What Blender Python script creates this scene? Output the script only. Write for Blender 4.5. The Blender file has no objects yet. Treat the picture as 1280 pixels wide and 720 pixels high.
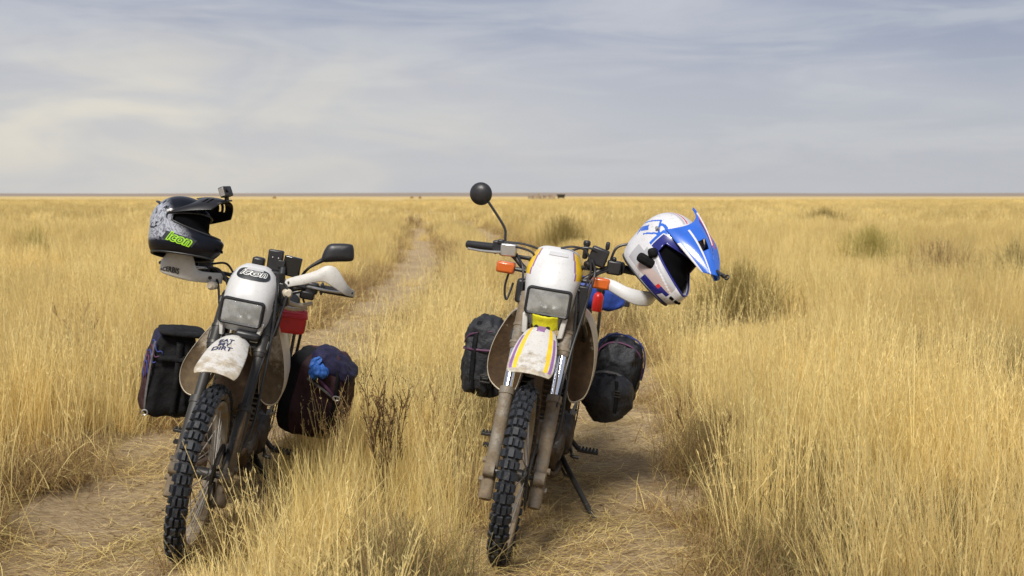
import bpy, bmesh, math, random
from mathutils import Vector, Matrix, noise as mnoise
R = math.radians
rng = random.Random(11)
scene = bpy.context.scene
COL = scene.collection

# ------------------------------------------------------------------ camera, sky, sun, exposure
CAM_H = 1.40
FPX = 1400.0                     # focal length in pixels of the 1280 px wide photograph
cam_d = bpy.data.cameras.new('camera')
cam = bpy.data.objects.new('camera', cam_d)
COL.objects.link(cam)
cam_d.sensor_width = 36.0
cam_d.lens = 36.0 * FPX / 1280.0
cam_d.clip_start = 0.05
cam_d.clip_end = 20000.0
cam.location = (0, 0, CAM_H)
cam.rotation_euler = (R(90) - math.atan(118 / FPX), 0, 0)
cam_d.dof.use_dof = True
cam_d.dof.focus_distance = 4.5
cam_d.dof.aperture_fstop = 4.5
scene.camera = cam

SUN_AZ = R(-163)                 # direction the light comes from, clockwise from +Y
SUN_EL = R(50)
world = bpy.data.worlds.new('World')
scene.world = world
world.use_nodes = True
nt = world.node_tree
nt.nodes.clear()


def nd(tree, kind, **kw):
    n = tree.nodes.new(kind)
    for k, v in kw.items():
        if k.startswith('i_'):
            key = k[2:]
            n.inputs[int(key) if key.isdigit() else key.replace('_', ' ')].default_value = v
        else:
            setattr(n, k, v)
    return n


def ramp(tree, fac, stops, interp='LINEAR'):
    n = tree.nodes.new('ShaderNodeValToRGB')
    n.color_ramp.interpolation = interp
    els = n.color_ramp.elements
    while len(els) < len(stops):
        els.new(0.5)
    for e, (p, c) in zip(els, stops):
        e.position = p
        e.color = (c, c, c, 1) if isinstance(c, (int, float)) else (*c, 1)
    tree.links.new(fac, n.inputs[0])
    return n.outputs[0]


def vmath(tree, op, a, b=None):
    n = tree.nodes.new('ShaderNodeMath')
    n.operation = op
    for i, s in enumerate((a, b)):
        if s is None:
            continue
        if isinstance(s, (int, float)):
            n.inputs[i].default_value = s
        else:
            tree.links.new(s, n.inputs[i])
    return n.outputs[0]


def mixc(tree, fac, a, b, blend='MIX'):
    n = tree.nodes.new('ShaderNodeMix')
    n.data_type = 'RGBA'
    n.blend_type = blend
    for s, i in ((fac, 0), (a, 6), (b, 7)):
        if isinstance(s, (int, float)):
            n.inputs[i].default_value = s
        elif isinstance(s, tuple):
            n.inputs[i].default_value = (*s, 1)
        else:
            tree.links.new(s, n.inputs[i])
    return n.outputs[2]


def build_sky():
    L = nt.links.new
    sky = nd(nt, 'ShaderNodeTexSky', sky_type='NISHITA', sun_disc=False, sun_elevation=SUN_EL,
             sun_rotation=SUN_AZ, air_density=1.2, dust_density=2.0)
    bg_sky = nd(nt, 'ShaderNodeBackground', i_Strength=0.1)
    L(sky.outputs[0], bg_sky.inputs[0])
    tc = nd(nt, 'ShaderNodeTexCoord')
    sep = nd(nt, 'ShaderNodeSeparateXYZ')
    L(tc.outputs['Generated'], sep.inputs[0])
    x, y, z = sep.outputs
    def cloud(squash, off, scale, detail, rough, dist=0.0):
        c = nd(nt, 'ShaderNodeCombineXYZ')
        L(vmath(nt, 'ADD', x, off), c.inputs[0])
        L(y, c.inputs[1])
        L(vmath(nt, 'MULTIPLY', z, squash), c.inputs[2])
        n = nd(nt, 'ShaderNodeTexNoise', i_Scale=scale, i_Detail=detail, i_Roughness=rough, i_Distortion=dist)
        L(c.outputs[0], n.inputs['Vector'])
        return n.outputs[0]
    broad = ramp(nt, cloud(4.2, 3.1, 2.1, 2.5, 0.45, 0.25), [(0.36, 0.0), (0.64, 1.0)], 'EASE')
    lumps = ramp(nt, cloud(7.0, 7.7, 4.6, 7, 0.56, 0.6), [(0.42, 0.0), (0.66, 1.0)], 'EASE')
    fine = cloud(4.0, 1.3, 9.0, 5, 0.55, 0.4)
    c = mixc(nt, broad, (0.250, 0.275, 0.358), (0.328, 0.342, 0.412))
    c = mixc(nt, vmath(nt, 'MULTIPLY', lumps, 0.55), c, (0.440, 0.450, 0.475))
    # the cloud base thins to pale grey low over the plain
    low = ramp(nt, z, [(0.0, 1.0), (0.05, 0.70), (0.14, 0.0)], 'EASE')
    c = mixc(nt, vmath(nt, 'MULTIPLY', low, 0.72), c, (0.455, 0.460, 0.470))
    # thinner, warmer cloud low to the left
    az = vmath(nt, 'ARCTAN2', x, y)
    wa = ramp(nt, vmath(nt, 'ADD', vmath(nt, 'MULTIPLY', az, 0.5), 0.5), [(0.15, 0.4), (0.345, 1.0), (0.42, 0.62), (0.56, 0.0)], 'EASE')
    wz = ramp(nt, z, [(0.0, 0.60), (0.045, 1.0), (0.10, 0.70), (0.17, 0.0)], 'EASE')
    glow = ramp(nt, cloud(2.6, 11.0, 6.0, 4, 0.5, 0.6), [(0.36, 0.25), (0.62, 1.0)], 'EASE')
    w = vmath(nt, 'MULTIPLY', vmath(nt, 'MULTIPLY', wa, wz), glow)
    c = mixc(nt, w, c, (0.60, 0.56, 0.485))
    c = mixc(nt, vmath(nt, 'MULTIPLY', ramp(nt, fine, [(0.48, 0.0), (0.75, 1.0)]), 0.22), c, (0.47, 0.475, 0.495))
    bg_c = nd(nt, 'ShaderNodeBackground', i_Strength=0.93)
    L(c, bg_c.inputs[0])
    mx = nd(nt, 'ShaderNodeMixShader', i_0=0.92)
    L(bg_sky.outputs[0], mx.inputs[1])
    L(bg_c.outputs[0], mx.inputs[2])
    out = nd(nt, 'ShaderNodeOutputWorld')
    L(mx.outputs[0], out.inputs[0])


build_sky()
sun_d = bpy.data.lights.new('sun', 'SUN')
sun_d.energy = 3.3
sun_d.angle = R(17)
sun_d.color = (1.0, 0.95, 0.87)
sun = bpy.data.objects.new('sun', sun_d)
COL.objects.link(sun)
sdir = Vector((math.sin(SUN_AZ) * math.cos(SUN_EL), math.cos(SUN_AZ) * math.cos(SUN_EL), math.sin(SUN_EL)))
sun.rotation_euler = sdir.to_track_quat('Z', 'Y').to_euler()
vs = scene.view_settings
vs.view_transform = 'Standard'
vs.look = 'None'
vs.exposure = 0.50
vs.gamma = 1.0
vs.use_curve_mapping = False
scene.cycles.max_bounces = 8
scene.cycles.transparent_max_bounces = 8
scene.cycles.use_denoising = True


# ------------------------------------------------------------------ object helpers
def tag(o, label=None, cat=None, group=None, kind=None):
    if label:
        o['label'] = label
    if cat:
        o['category'] = cat
    if group:
        o['group'] = group
    if kind:
        o['kind'] = kind
    return o


def empty(name, mat, label, cat, group=None):
    o = bpy.data.objects.new(name, None)
    o.empty_display_size = 0.1
    COL.objects.link(o)
    o.matrix_world = mat
    return tag(o, label, cat, group)


def catmull(pts, n=6):
    pts = [Vector(p) for p in pts]
    if len(pts) < 3:
        return pts
    P = [pts[0] * 2 - pts[1]] + pts + [pts[-1] * 2 - pts[-2]]
    out = []
    for i in range(1, len(P) - 2):
        a, b, c, d = P[i - 1:i + 3]
        for k in range(n):
            t = k / n
            out.append(0.5 * ((2 * b) + (c - a) * t + (2 * a - 5 * b + 4 * c - d) * t * t + (3 * b - a - 3 * c + d) * t ** 3))
    out.append(pts[-1])
    return out


class MB:
    def __init__(s):
        s.v, s.f, s.m = [], [], []

    def add(s, v, f, m=0):
        o = len(s.v)
        s.v += [Vector(p) for p in v]
        s.f += [tuple(i + o for i in q) for q in f]
        s.m += list(m) if isinstance(m, (list, tuple)) else [m] * len(f)
        return s

    def box(s, c, size, rot=None, m=0, taper=1.0):
        hx, hy, hz = (k / 2 for k in size)
        vs_ = []
        for z, t in ((-hz, 1.0), (hz, taper)):
            vs_ += [Vector((-hx * t, -hy * t, z)), Vector((hx * t, -hy * t, z)), Vector((hx * t, hy * t, z)), Vector((-hx * t, hy * t, z))]
        if rot is not None:
            vs_ = [rot @ p for p in vs_]
        return s.add([p + Vector(c) for p in vs_], [(3, 2, 1, 0), (4, 5, 6, 7), (0, 1, 5, 4), (1, 2, 6, 5), (2, 3, 7, 6), (3, 0, 4, 7)], m)

    def tube(s, pts, r, n=10, m=0, smooth=0, flat=1.0, up=None):
        pts = [Vector(p) for p in pts]
        rs = list(r) if isinstance(r, (list, tuple)) else [r] * len(pts)
        if smooth:
            k = len(pts)
            new = catmull(pts, smooth)
            rs = [rs[min(int(i / smooth), k - 1)] * (1 - (i / smooth) % 1) + rs[min(int(i / smooth) + 1, k - 1)] * ((i / smooth) % 1) for i in range(len(new))]
            pts = new
        rings = []
        t0 = (pts[1] - pts[0]).normalized()
        u = Vector(up) if up else (Vector((0, 0, 1)) if abs(t0.z) < 0.9 else Vector((1, 0, 0)))
        for i, p in enumerate(pts):
            t = (pts[min(i + 1, len(pts) - 1)] - pts[max(i - 1, 0)]).normalized()
            u = (u - t * u.dot(t)).normalized()
            w = t.cross(u)
            rings.append([p + (u * math.cos(a) * flat + w * math.sin(a)) * rs[i] for a in (2 * math.pi * k / n for k in range(n))])
        return s.loft(rings, m)

    def loft(s, rings, m=0, caps=True, closed=True):
        n = len(rings[0])
        v = [p for q in rings for p in q]
        f = []
        for i in range(len(rings) - 1):
            for k in range(n if closed else n - 1):
                a, b = i * n + k, i * n + (k + 1) % n
                f.append((a, b, b + n, a + n))
        if caps:
            f.append(tuple(range(n - 1, -1, -1)))
            f.append(tuple(range((len(rings) - 1) * n, len(rings) * n)))
        return s.add(v, f, m)

    def lathe(s, prof, o=(0, 0, 0), axis=(1, 0, 0), n=24, m=0, closed=False):
        """prof: (radius, distance along the axis)"""
        ax = Vector(axis).normalized()
        u = Vector((0, 0, 1)) if abs(ax.z) < 0.9 else Vector((1, 0, 0))
        u = (u - ax * u.dot(ax)).normalized()
        w = ax.cross(u)
        o = Vector(o)
        rings = [[o + ax * h + (u * math.cos(a) + w * math.sin(a)) * max(r, 1e-4) for a in (2 * math.pi * k / n for k in range(n))] for r, h in prof]
        if closed:
            rings.append(rings[0])
        return s.loft(rings, m, caps=not closed)

    def prism(s, outline, y0, y1, m=0, inset=0.0):
        """outline of (x, z) points extruded along y"""
        c = Vector((sum(p[0] for p in outline) / len(outline), 0, sum(p[1] for p in outline) / len(outline)))
        rings = []
        for y, k in (((y0, 1 - inset)), (y1, 1.0)):
            rings.append([Vector((c.x + (p[0] - c.x) * k, y, c.z + (p[1] - c.z) * k)) for p in outline])
        return s.loft(rings, m)

    def grid(s, fn, nu, nv, mf=0, keep=None, wrap=False):
        """fn(u, v) -> point, u and v in 0..1"""
        v = [Vector(fn(i / nu, j / nv)) for j in range(nv + 1) for i in range(nu + 1)]
        f, mm = [], []
        for j in range(nv):
            for i in range(nu):
                uc, vc = (i + 0.5) / nu, (j + 0.5) / nv
                if keep and not keep(uc, vc):
                    continue
                a = j * (nu + 1) + i
                f.append((a, a + 1, a + nu + 2, a + nu + 1))
                mm.append(mf(uc, vc) if callable(mf) else mf)
        return s.add(v, f, mm)

    def build(s, name, mats, parent=None, angle=35, bevel=0.0, solid=0.0, sub=0, matrix=None, weld=False, offset=-1.0):
        me = bpy.data.meshes.new(name)
        me.from_pydata(s.v, [], s.f)
        for q in (mats if isinstance(mats, (list, tuple)) else [mats]):
            me.materials.append(q)
        me.polygons.foreach_set('material_index', s.m)
        if weld:
            b = bmesh.new()
            b.from_mesh(me)
            bmesh.ops.remove_doubles(b, verts=b.verts, dist=1e-5)
            loose = [v for v in b.verts if not v.link_faces]
            bmesh.ops.delete(b, geom=loose, context='VERTS')
            bmesh.ops.recalc_face_normals(b, faces=b.faces)
            b.to_mesh(me)
            b.free()
        me.polygons.foreach_set('use_smooth', [True] * len(me.polygons))
        if angle < 180:
            me.set_sharp_from_angle(angle=R(angle))
        me.update()
        o = bpy.data.objects.new(name, me)
        COL.objects.link(o)
        if parent is not None:
            o.parent = parent
        if matrix is not None:
            o.matrix_local = matrix
        if solid:
            q = o.modifiers.new('solid', 'SOLIDIFY')
            q.thickness = solid
            q.offset = offset
        if bevel:
            q = o.modifiers.new('bevel', 'BEVEL')
            q.width = bevel
            q.segments = 2
            q.limit_method = 'ANGLE'
            q.angle_limit = R(40)
        if sub:
            q = o.modifiers.new('sub', 'SUBSURF')
            q.levels = q.render_levels = sub
        return o


_tcache = {}


def text_mesh(s, shear=0.0, offset=0.0, subdiv=0):
    """flat triangles of a line of text, centred, one unit high"""
    key = (s, shear, offset)
    if key in _tcache:
        return _tcache[key]
    cu = bpy.data.curves.new('text', 'FONT')
    cu.body = s
    cu.align_x = 'CENTER'
    cu.align_y = 'CENTER'
    cu.shear = shear
    cu.offset = offset
    cu.resolution_u = 4
    cu.fill_mode = 'FRONT'
    o = bpy.data.objects.new('text', cu)
    COL.objects.link(o)
    dg = bpy.context.evaluated_depsgraph_get()
    me = bpy.data.meshes.new_from_object(o.evaluated_get(dg))
    bm = bmesh.new()
    bm.from_mesh(me)
    bmesh.ops.triangulate(bm, faces=bm.faces)
    for _ in range(2):
        es = [e for e in bm.edges if e.calc_length() > 0.12]
        if es:
            bmesh.ops.subdivide_edges(bm, edges=es, cuts=1, use_grid_fill=False)
            bmesh.ops.triangulate(bm, faces=bm.faces)
    v = [(p.co.x, p.co.y) for p in bm.verts]
    bm.verts.index_update()
    f = [tuple(q.index for q in fc.verts) for fc in bm.faces]
    bm.free()
    bpy.data.objects.remove(o)
    bpy.data.curves.remove(cu)
    bpy.data.meshes.remove(me)
    _tcache[key] = (v, f)
    return v, f


def lettering(s, fn, size, mat, parent, name='lettering', shear=0.0, offset=0.0, matrix=None, sx=1.0):
    """fn(a, b) maps text millimetres in the plane onto the surface"""
    v, f = text_mesh(s, shear, offset)
    return MB().add([fn(a * size * sx, b * size) for a, b in v], f).build(name, mat, parent, angle=180, matrix=matrix)


# ------------------------------------------------------------------ materials
def mat(name, col, rough=0.5, metal=0.0, var=0.12, scale=18.0, bump=0.0, bscale=60.0, mud=0.0, mudcol=(0.17, 0.115, 0.06),
        mudscale=7.0, front=0.0, low=0.0, zref=0.6, coat=0.0, spec=0.5, trans=0.0, sheen=0.0, speck=0.0):
    m = bpy.data.materials.new(name)
    m.use_nodes = True
    t = m.node_tree
    L = t.links.new
    b = t.nodes['Principled BSDF']
    tc = nd(t, 'ShaderNodeTexCoord')
    n1 = nd(t, 'ShaderNodeTexNoise', i_Scale=scale, i_Detail=5.0, i_Roughness=0.6)
    L(tc.outputs['Object'], n1.inputs['Vector'])
    lo = tuple(max(0, c * (1 - var)) for c in col)
    hi = tuple(min(1, c * (1 + var)) for c in col)
    c = ramp(t, n1.outputs[0], [(0.3, lo), (0.7, hi)])
    rgh = None
    if speck:
        n3 = nd(t, 'ShaderNodeTexNoise', i_Scale=130.0, i_Detail=2.0)
        L(tc.outputs['Object'], n3.inputs['Vector'])
        c = mixc(t, vmath(t, 'MULTIPLY', ramp(t, n3.outputs[0], [(0.60, 0.0), (0.68, 1.0)]), speck), c, mudcol)
    if mud:
        n2 = nd(t, 'ShaderNodeTexNoise', i_Scale=mudscale, i_Detail=9.0, i_Roughness=0.68)
        L(tc.outputs['Object'], n2.inputs['Vector'])
        q = vmath(t, 'ADD', n2.outputs[0], mud - 0.5)
        sp = nd(t, 'ShaderNodeSeparateXYZ')
        if front:
            L(tc.outputs['Normal'], sp.inputs[0])
            q = vmath(t, 'ADD', q, vmath(t, 'MULTIPLY', sp.outputs[1], -front))
        if low:
            s2 = nd(t, 'ShaderNodeSeparateXYZ')
            L(tc.outputs['Object'], s2.inputs[0])
            q = vmath(t, 'ADD', q, vmath(t, 'MULTIPLY', vmath(t, 'SUBTRACT', zref, s2.outputs[2]), low))
        k = ramp(t, q, [(0.46, 0.0), (0.60, 1.0)])
        n4 = nd(t, 'ShaderNodeTexNoise', i_Scale=40.0, i_Detail=6.0)
        L(tc.outputs['Object'], n4.inputs['Vector'])
        mc = ramp(t, n4.outputs[0], [(0.3, tuple(x * 0.7 for x in mudcol)), (0.7, tuple(x * 1.25 for x in mudcol))])
        c = mixc(t, k, c, mc)
        rgh = vmath(t, 'ADD', vmath(t, 'MULTIPLY', k, max(0.0, 0.85 - rough)), rough)
        if metal:
            L(vmath(t, 'MULTIPLY', vmath(t, 'SUBTRACT', 1.0, k), metal), b.inputs['Metallic'])
    L(c, b.inputs['Base Color'])
    if rgh is not None:
        L(rgh, b.inputs['Roughness'])
    else:
        b.inputs['Roughness'].default_value = rough
    if not (mud and metal):
        b.inputs['Metallic'].default_value = metal
    b.inputs['Specular IOR Level'].default_value = spec
    b.inputs['Coat Weight'].default_value = coat
    b.inputs['Sheen Weight'].default_value = sheen
    b.inputs['Transmission Weight'].default_value = trans
    if bump:
        n5 = nd(t, 'ShaderNodeTexNoise', i_Scale=bscale, i_Detail=5.0)
        L(tc.outputs['Object'], n5.inputs['Vector'])
        bp = nd(t, 'ShaderNodeBump', i_Strength=bump, i_Distance=0.01)
        L(n5.outputs[0], bp.inputs['Height'])
        L(bp.outputs[0], b.inputs['Normal'])
    return m


DUST = (0.27, 0.20, 0.115)
MUD = (0.135, 0.088, 0.045)
DARKMUD = (0.055, 0.034, 0.018)
W = {
    'white': mat('white_plastic', (0.53, 0.52, 0.495), 0.45, var=0.12, scale=7, mud=0.30, mudcol=DUST, mudscale=11, speck=0.25, bump=0.08),
    'white_clean': mat('white_plastic_clean', (0.55, 0.555, 0.56), 0.36, var=0.10, scale=6, mud=0.17, mudscale=12, speck=0.25, mudcol=(0.36, 0.30, 0.22), bump=0.04),
    'fender': mat('fender_plastic', (0.53, 0.515, 0.485), 0.42, var=0.05, mud=0.46, mudcol=(0.36, 0.31, 0.235), mudscale=22, speck=0.6, low=2.2, zref=0.815),
    'yellow': mat('yellow_graphic', (0.72, 0.47, 0.02), 0.35, var=0.12, mud=0.15, mudcol=DUST, speck=0.3),
    'purple': mat('purple_graphic', (0.22, 0.10, 0.27), 0.4, var=0.15, mud=0.2, mudcol=DUST, speck=0.3),
    'limeyellow': mat('lime_yellow_cloth', (0.62, 0.58, 0.01), 0.7, var=0.2, bump=0.5, bscale=30, mud=0.12),
    'cream': mat('cream_shroud_plastic', (0.52, 0.46, 0.36), 0.5, var=0.1, mud=0.36, mudcol=DUST, mudscale=6, speck=0.5),
    'tankmud': mat('muddy_tank_plastic', (0.50, 0.44, 0.33), 0.5, var=0.1, mud=0.52, mudcol=(0.050, 0.026, 0.008), mudscale=12, low=1.7, zref=0.91, speck=0.7, bump=0.3),
    'tankmud_pale': mat('dusty_shroud_plastic', (0.48, 0.42, 0.33), 0.55, var=0.15, mud=0.50, mudcol=(0.115, 0.08, 0.043), mudscale=9, low=1.2, zref=0.76, speck=0.6),
    'black': mat('black_plastic', (0.016, 0.016, 0.018), 0.42, var=0.3, mud=0.08, mudcol=(0.07, 0.06, 0.05), bump=0.05),
    'black_gloss': mat('black_gloss', (0.008, 0.008, 0.010), 0.32, var=0.2, coat=0.0, spec=0.35),
    'rubber': mat('tyre_rubber', (0.011, 0.012, 0.015), 0.68, var=0.35, mud=0.20, mudcol=(0.075, 0.062, 0.048), mudscale=22, speck=0.5),
    'sidewall': mat('dusty_sidewall', (0.035, 0.032, 0.03), 0.8, var=0.3, mud=0.56, mudcol=(0.15, 0.115, 0.075), mudscale=14),
    'knob_edge': mat('knob_rubber', (0.013, 0.016, 0.022), 0.66, var=0.35, mud=0.12, speck=0.5, mudcol=(0.10, 0.082, 0.06)),
    'rim': mat('dirty_rim_alloy', (0.30, 0.27, 0.23), 0.6, 0.3, var=0.15, mud=0.55, mudcol=DUST, mudscale=10),
    'spoke': mat('spoke_steel', (0.30, 0.28, 0.25), 0.55, 0.4, var=0.15, mud=0.3, mudcol=DUST),
    'chrome': mat('fork_chrome', (0.80, 0.81, 0.83), 0.12, 1.0, var=0.03, scale=50),
    'slider': mat('mud_caked_slider', (0.20, 0.175, 0.14), 0.6, 0.25, var=0.15, mud=0.55, mudcol=(0.165, 0.125, 0.08), mudscale=11, bump=0.35, bscale=90),
    'slider_dark': mat('dark_fork_slider', (0.030, 0.028, 0.026), 0.55, 0.1, var=0.25, mud=0.38, mudcol=(0.15, 0.115, 0.075), mudscale=10, low=1.4, zref=0.5),
    'alloy': mat('cast_alloy', (0.50, 0.49, 0.47), 0.38, 0.85, var=0.1, mud=0.12, mudcol=DUST),
    'engine': mat('muddy_engine', (0.09, 0.085, 0.08), 0.5, 0.5, var=0.3, mud=0.52, mudcol=DARKMUD, mudscale=8, bump=0.5),
    'frame': mat('muddy_frame', (0.045, 0.03, 0.022), 0.5, 0.2, var=0.25, mud=0.50, mudcol=(0.075, 0.048, 0.028), mudscale=8, bump=0.3),
    'steel': mat('dark_steel', (0.05, 0.048, 0.045), 0.45, 0.6, var=0.25, mud=0.2, mudcol=(0.12, 0.09, 0.06)),
    'orange': mat('orange_lens', (0.52, 0.105, 0.015), 0.3, var=0.12, coat=0.2),
    'red': mat('red_cloth', (0.50, 0.012, 0.018), 0.5, var=0.12, scale=25, bump=0.25, bscale=25),
    'redplastic': mat('red_plastic', (0.55, 0.015, 0.01), 0.35, var=0.06),
    'darkred': mat('dark_red_cloth', (0.09, 0.008, 0.010), 0.7, var=0.2),
    'blue': mat('blue_cloth', (0.012, 0.045, 0.26), 0.55, var=0.3, bump=0.5, bscale=22),
    'bluepale': mat('blue_rag', (0.02, 0.11, 0.42), 0.6, var=0.3, bump=0.6, bscale=30),
    'fabric': mat('black_nylon', (0.009, 0.009, 0.010), 0.75, var=0.4, scale=9, bump=0.9, bscale=26, mud=0.08, mudcol=(0.03, 0.025, 0.021), spec=0.15),
    'rubberised': mat('black_waterproof_cover', (0.020, 0.021, 0.025), 0.60, var=0.35, scale=8, bump=0.7, bscale=55, mud=0.22, mudcol=(0.060, 0.056, 0.052), spec=0.35),
    'plum': mat('plum_nylon', (0.040, 0.018, 0.022), 0.65, var=0.5, scale=7, bump=0.9, bscale=20, mud=0.12, mudcol=(0.05, 0.035, 0.03), spec=0.2),
    'navy': mat('navy_nylon', (0.014, 0.013, 0.036), 0.65, var=0.5, scale=10, bump=0.7, bscale=26, spec=0.2),
    'webbing': mat('grey_webbing', (0.10, 0.095, 0.09), 0.8, var=0.3, scale=60),
    'violet': mat('violet_trim', (0.075, 0.02, 0.06), 0.6, var=0.3),
    'bluetrim': mat('blue_trim', (0.02, 0.035, 0.19), 0.6, var=0.3),
    'screen': mat('dark_screen', (0.01, 0.011, 0.013), 0.12, var=0.1, spec=0.6),
    'ink': mat('black_ink', (0.012, 0.012, 0.015), 0.5, var=0.2),
    'inkworn': mat('worn_ink', (0.03, 0.035, 0.09), 0.55, var=0.5, scale=90),
    'paint_white': mat('white_print', (0.72, 0.72, 0.70), 0.4, var=0.05),
    'green': mat('lime_green_print', (0.28, 0.58, 0.02), 0.35, var=0.1),
    'grey_label': mat('grey_label', (0.45, 0.45, 0.46), 0.5, var=0.08),
    'badge': mat('dark_badge', (0.020, 0.023, 0.028), 0.4, var=0.15),
    'h_black': mat('helmet_black', (0.005, 0.005, 0.007), 0.3, var=0.2, spec=0.25),
    'h_blue': mat('helmet_blue', (0.018, 0.105, 0.50), 0.22, var=0.12, coat=0.4),
    'h_navy': mat('helmet_navy', (0.012, 0.016, 0.16), 0.25, var=0.15, coat=0.4),
    'h_white': mat('helmet_white', (0.58, 0.58, 0.60), 0.28, var=0.10, scale=9, coat=0.2, speck=0.35, mudcol=DUST, mud=0.10),
    'h_grey': mat('helmet_grey', (0.36, 0.36, 0.38), 0.3, var=0.05, coat=0.3),
    'h_red': mat('helmet_red', (0.50, 0.02, 0.03), 0.25, var=0.08, coat=0.4),
    'h_dust': mat('helmet_dusty_rose', (0.40, 0.32, 0.30), 0.4, var=0.08),
    'liner': mat('helmet_liner', (0.004, 0.004, 0.005), 1.0, var=0.3, spec=0.05),
}


def smoke_mat():
    """black helmet shell printed with pale grey curling artwork towards its back"""
    m = mat('helmet_smoke_art', (0.0045, 0.0055, 0.010), 0.20, var=0.2, coat=0.0, spec=0.2)
    t = m.node_tree
    L = t.links.new
    b = t.nodes['Principled BSDF']
    tc = nd(t, 'ShaderNodeTexCoord')
    n = nd(t, 'ShaderNodeTexNoise', i_Scale=13.0, i_Detail=4.0, i_Roughness=0.55, i_Distortion=2.2)
    L(tc.outputs['Object'], n.inputs['Vector'])
    w = ramp(t, n.outputs[0], [(0.36, 0.0), (0.44, 0.95), (0.50, 0.2), (0.55, 1.0), (0.64, 0.15), (0.72, 0.7)])
    sp = nd(t, 'ShaderNodeSeparateXYZ')
    L(tc.outputs['Object'], sp.inputs[0])
    x, y, z = sp.outputs
    # artwork region: rear half of the shell, above the trim, with a tongue reaching forward low on the side
    diag = vmath(t, 'ADD', x, vmath(t, 'MULTIPLY', z, 0.9))
    a = ramp(t, vmath(t, 'ADD', vmath(t, 'MULTIPLY', diag, 2.0), 0.5), [(0.52, 1.0), (0.66, 0.0)], 'EASE')
    c = ramp(t, vmath(t, 'ADD', vmath(t, 'MULTIPLY', z, 2.0), 0.5), [(0.33, 0.0), (0.37, 1.0), (0.70, 1.0), (0.78, 0.0)])
    k = vmath(t, 'MULTIPLY', vmath(t, 'MULTIPLY', a, c), w)
    base = b.inputs['Base Color'].links[0].from_socket
    L(mixc(t, k, base, (0.40, 0.42, 0.48)), b.inputs['Base Color'])
    return m


W['smoke'] = smoke_mat()


def lens_mat():
    m = bpy.data.materials.new('headlight_glass')
    m.use_nodes = True
    t = m.node_tree
    L = t.links.new
    t.nodes.clear()
    tc = nd(t, 'ShaderNodeTexCoord')
    wv = nd(t, 'ShaderNodeTexWave', wave_type='BANDS', bands_direction='X', i_Scale=30.0)
    L(tc.outputs['Object'], wv.inputs['Vector'])
    bp = nd(t, 'ShaderNodeBump', i_Strength=0.25, i_Distance=0.003)
    L(wv.outputs['Fac'], bp.inputs['Height'])
    gl = nd(t, 'ShaderNodeBsdfGlossy', i_Roughness=0.06)
    L(bp.outputs[0], gl.inputs['Normal'])
    df = nd(t, 'ShaderNodeBsdfDiffuse')
    df.inputs[0].default_value = (0.50, 0.50, 0.48, 1)
    tr = nd(t, 'ShaderNodeBsdfTransparent')
    tr.inputs[0].default_value = (0.92, 0.94, 0.93, 1)
    n = nd(t, 'ShaderNodeTexNoise', i_Scale=22.0, i_Detail=6.0)
    L(tc.outputs['Object'], n.inputs['Vector'])
    m1 = nd(t, 'ShaderNodeMixShader')
    L(ramp(t, n.outputs[0], [(0.35, 0.28), (0.7, 0.55)]), m1.inputs[0])
    L(tr.outputs[0], m1.inputs[1])
    L(df.outputs[0], m1.inputs[2])
    fr = nd(t, 'ShaderNodeFresnel', i_IOR=1.5)
    m2 = nd(t, 'ShaderNodeMixShader')
    L(vmath(t, 'ADD', vmath(t, 'MULTIPLY', fr.outputs[0], 1.3), 0.03), m2.inputs[0])
    L(m1.outputs[0], m2.inputs[1])
    L(gl.outputs[0], m2.inputs[2])
    o = nd(t, 'ShaderNodeOutputMaterial')
    L(m2.outputs[0], o.inputs[0])
    return m


W['reflector'] = mat('lamp_reflector', (0.55, 0.56, 0.56), 0.38, 1.0, var=0.06)
W['bulb'] = mat('lamp_bulb', (0.5, 0.5, 0.48), 0.2, 0.3, var=0.05)
W['lens'] = lens_mat()


# ------------------------------------------------------------------ terrain
def rut_left(y):
    pts = [(-5, -1.62), (4, -1.62), (10, -1.60), (17, -1.60), (22.6, -1.82), (32, -2.6), (45, -3.75), (58, -5.0), (70, -6.3), (120, -12.0), (400, -60)]
    for (a, b), (c, d) in zip(pts, pts[1:]):
        if y <= c:
            t = max(0, (y - a) / (c - a))
            return b + (d - b) * t
    return pts[-1][1]


def rut_right(y):
    return rut_left(y) + 1.92 + (0.06 * min(max(y - 4, 0), 4))


def rut_half(y):
    return 0.52 + 0.012 * min(8, max(0, y - 7)) - 0.006 * min(40, max(0, y - 22))


def nz(x, y, s, seed=0.0):
    return mnoise.noise((x * s, y * s, seed))


def rut_dist(x, y):
    """<0 inside a wheel rut"""
    a = abs(x - rut_left(y)) - rut_half(y)
    b = abs(x - rut_right(y)) - rut_half(y) * 1.03
    return min(a, b)


def ground_z(x, y):
    d = rut_dist(x, y) + 0.10 * nz(x, y, 1.3, 4.0)
    t = min(1.0, max(0.0, (d + 0.12) / 0.40))
    t = t * t * (3 - 2 * t)
    z = 0.07 * t + 0.03 * nz(x, y, 0.5, 9.0) * t
    if y < 40:
        z += 0.010 * nz(x, y, 4.0, 2.0) + 0.006 * nz(x, y, 11.0, 5.0)
    if y > 40:
        z += 0.10 * nz(x, y, 0.05, 3.0) * min(1, (y - 40) / 40)
    return z


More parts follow.
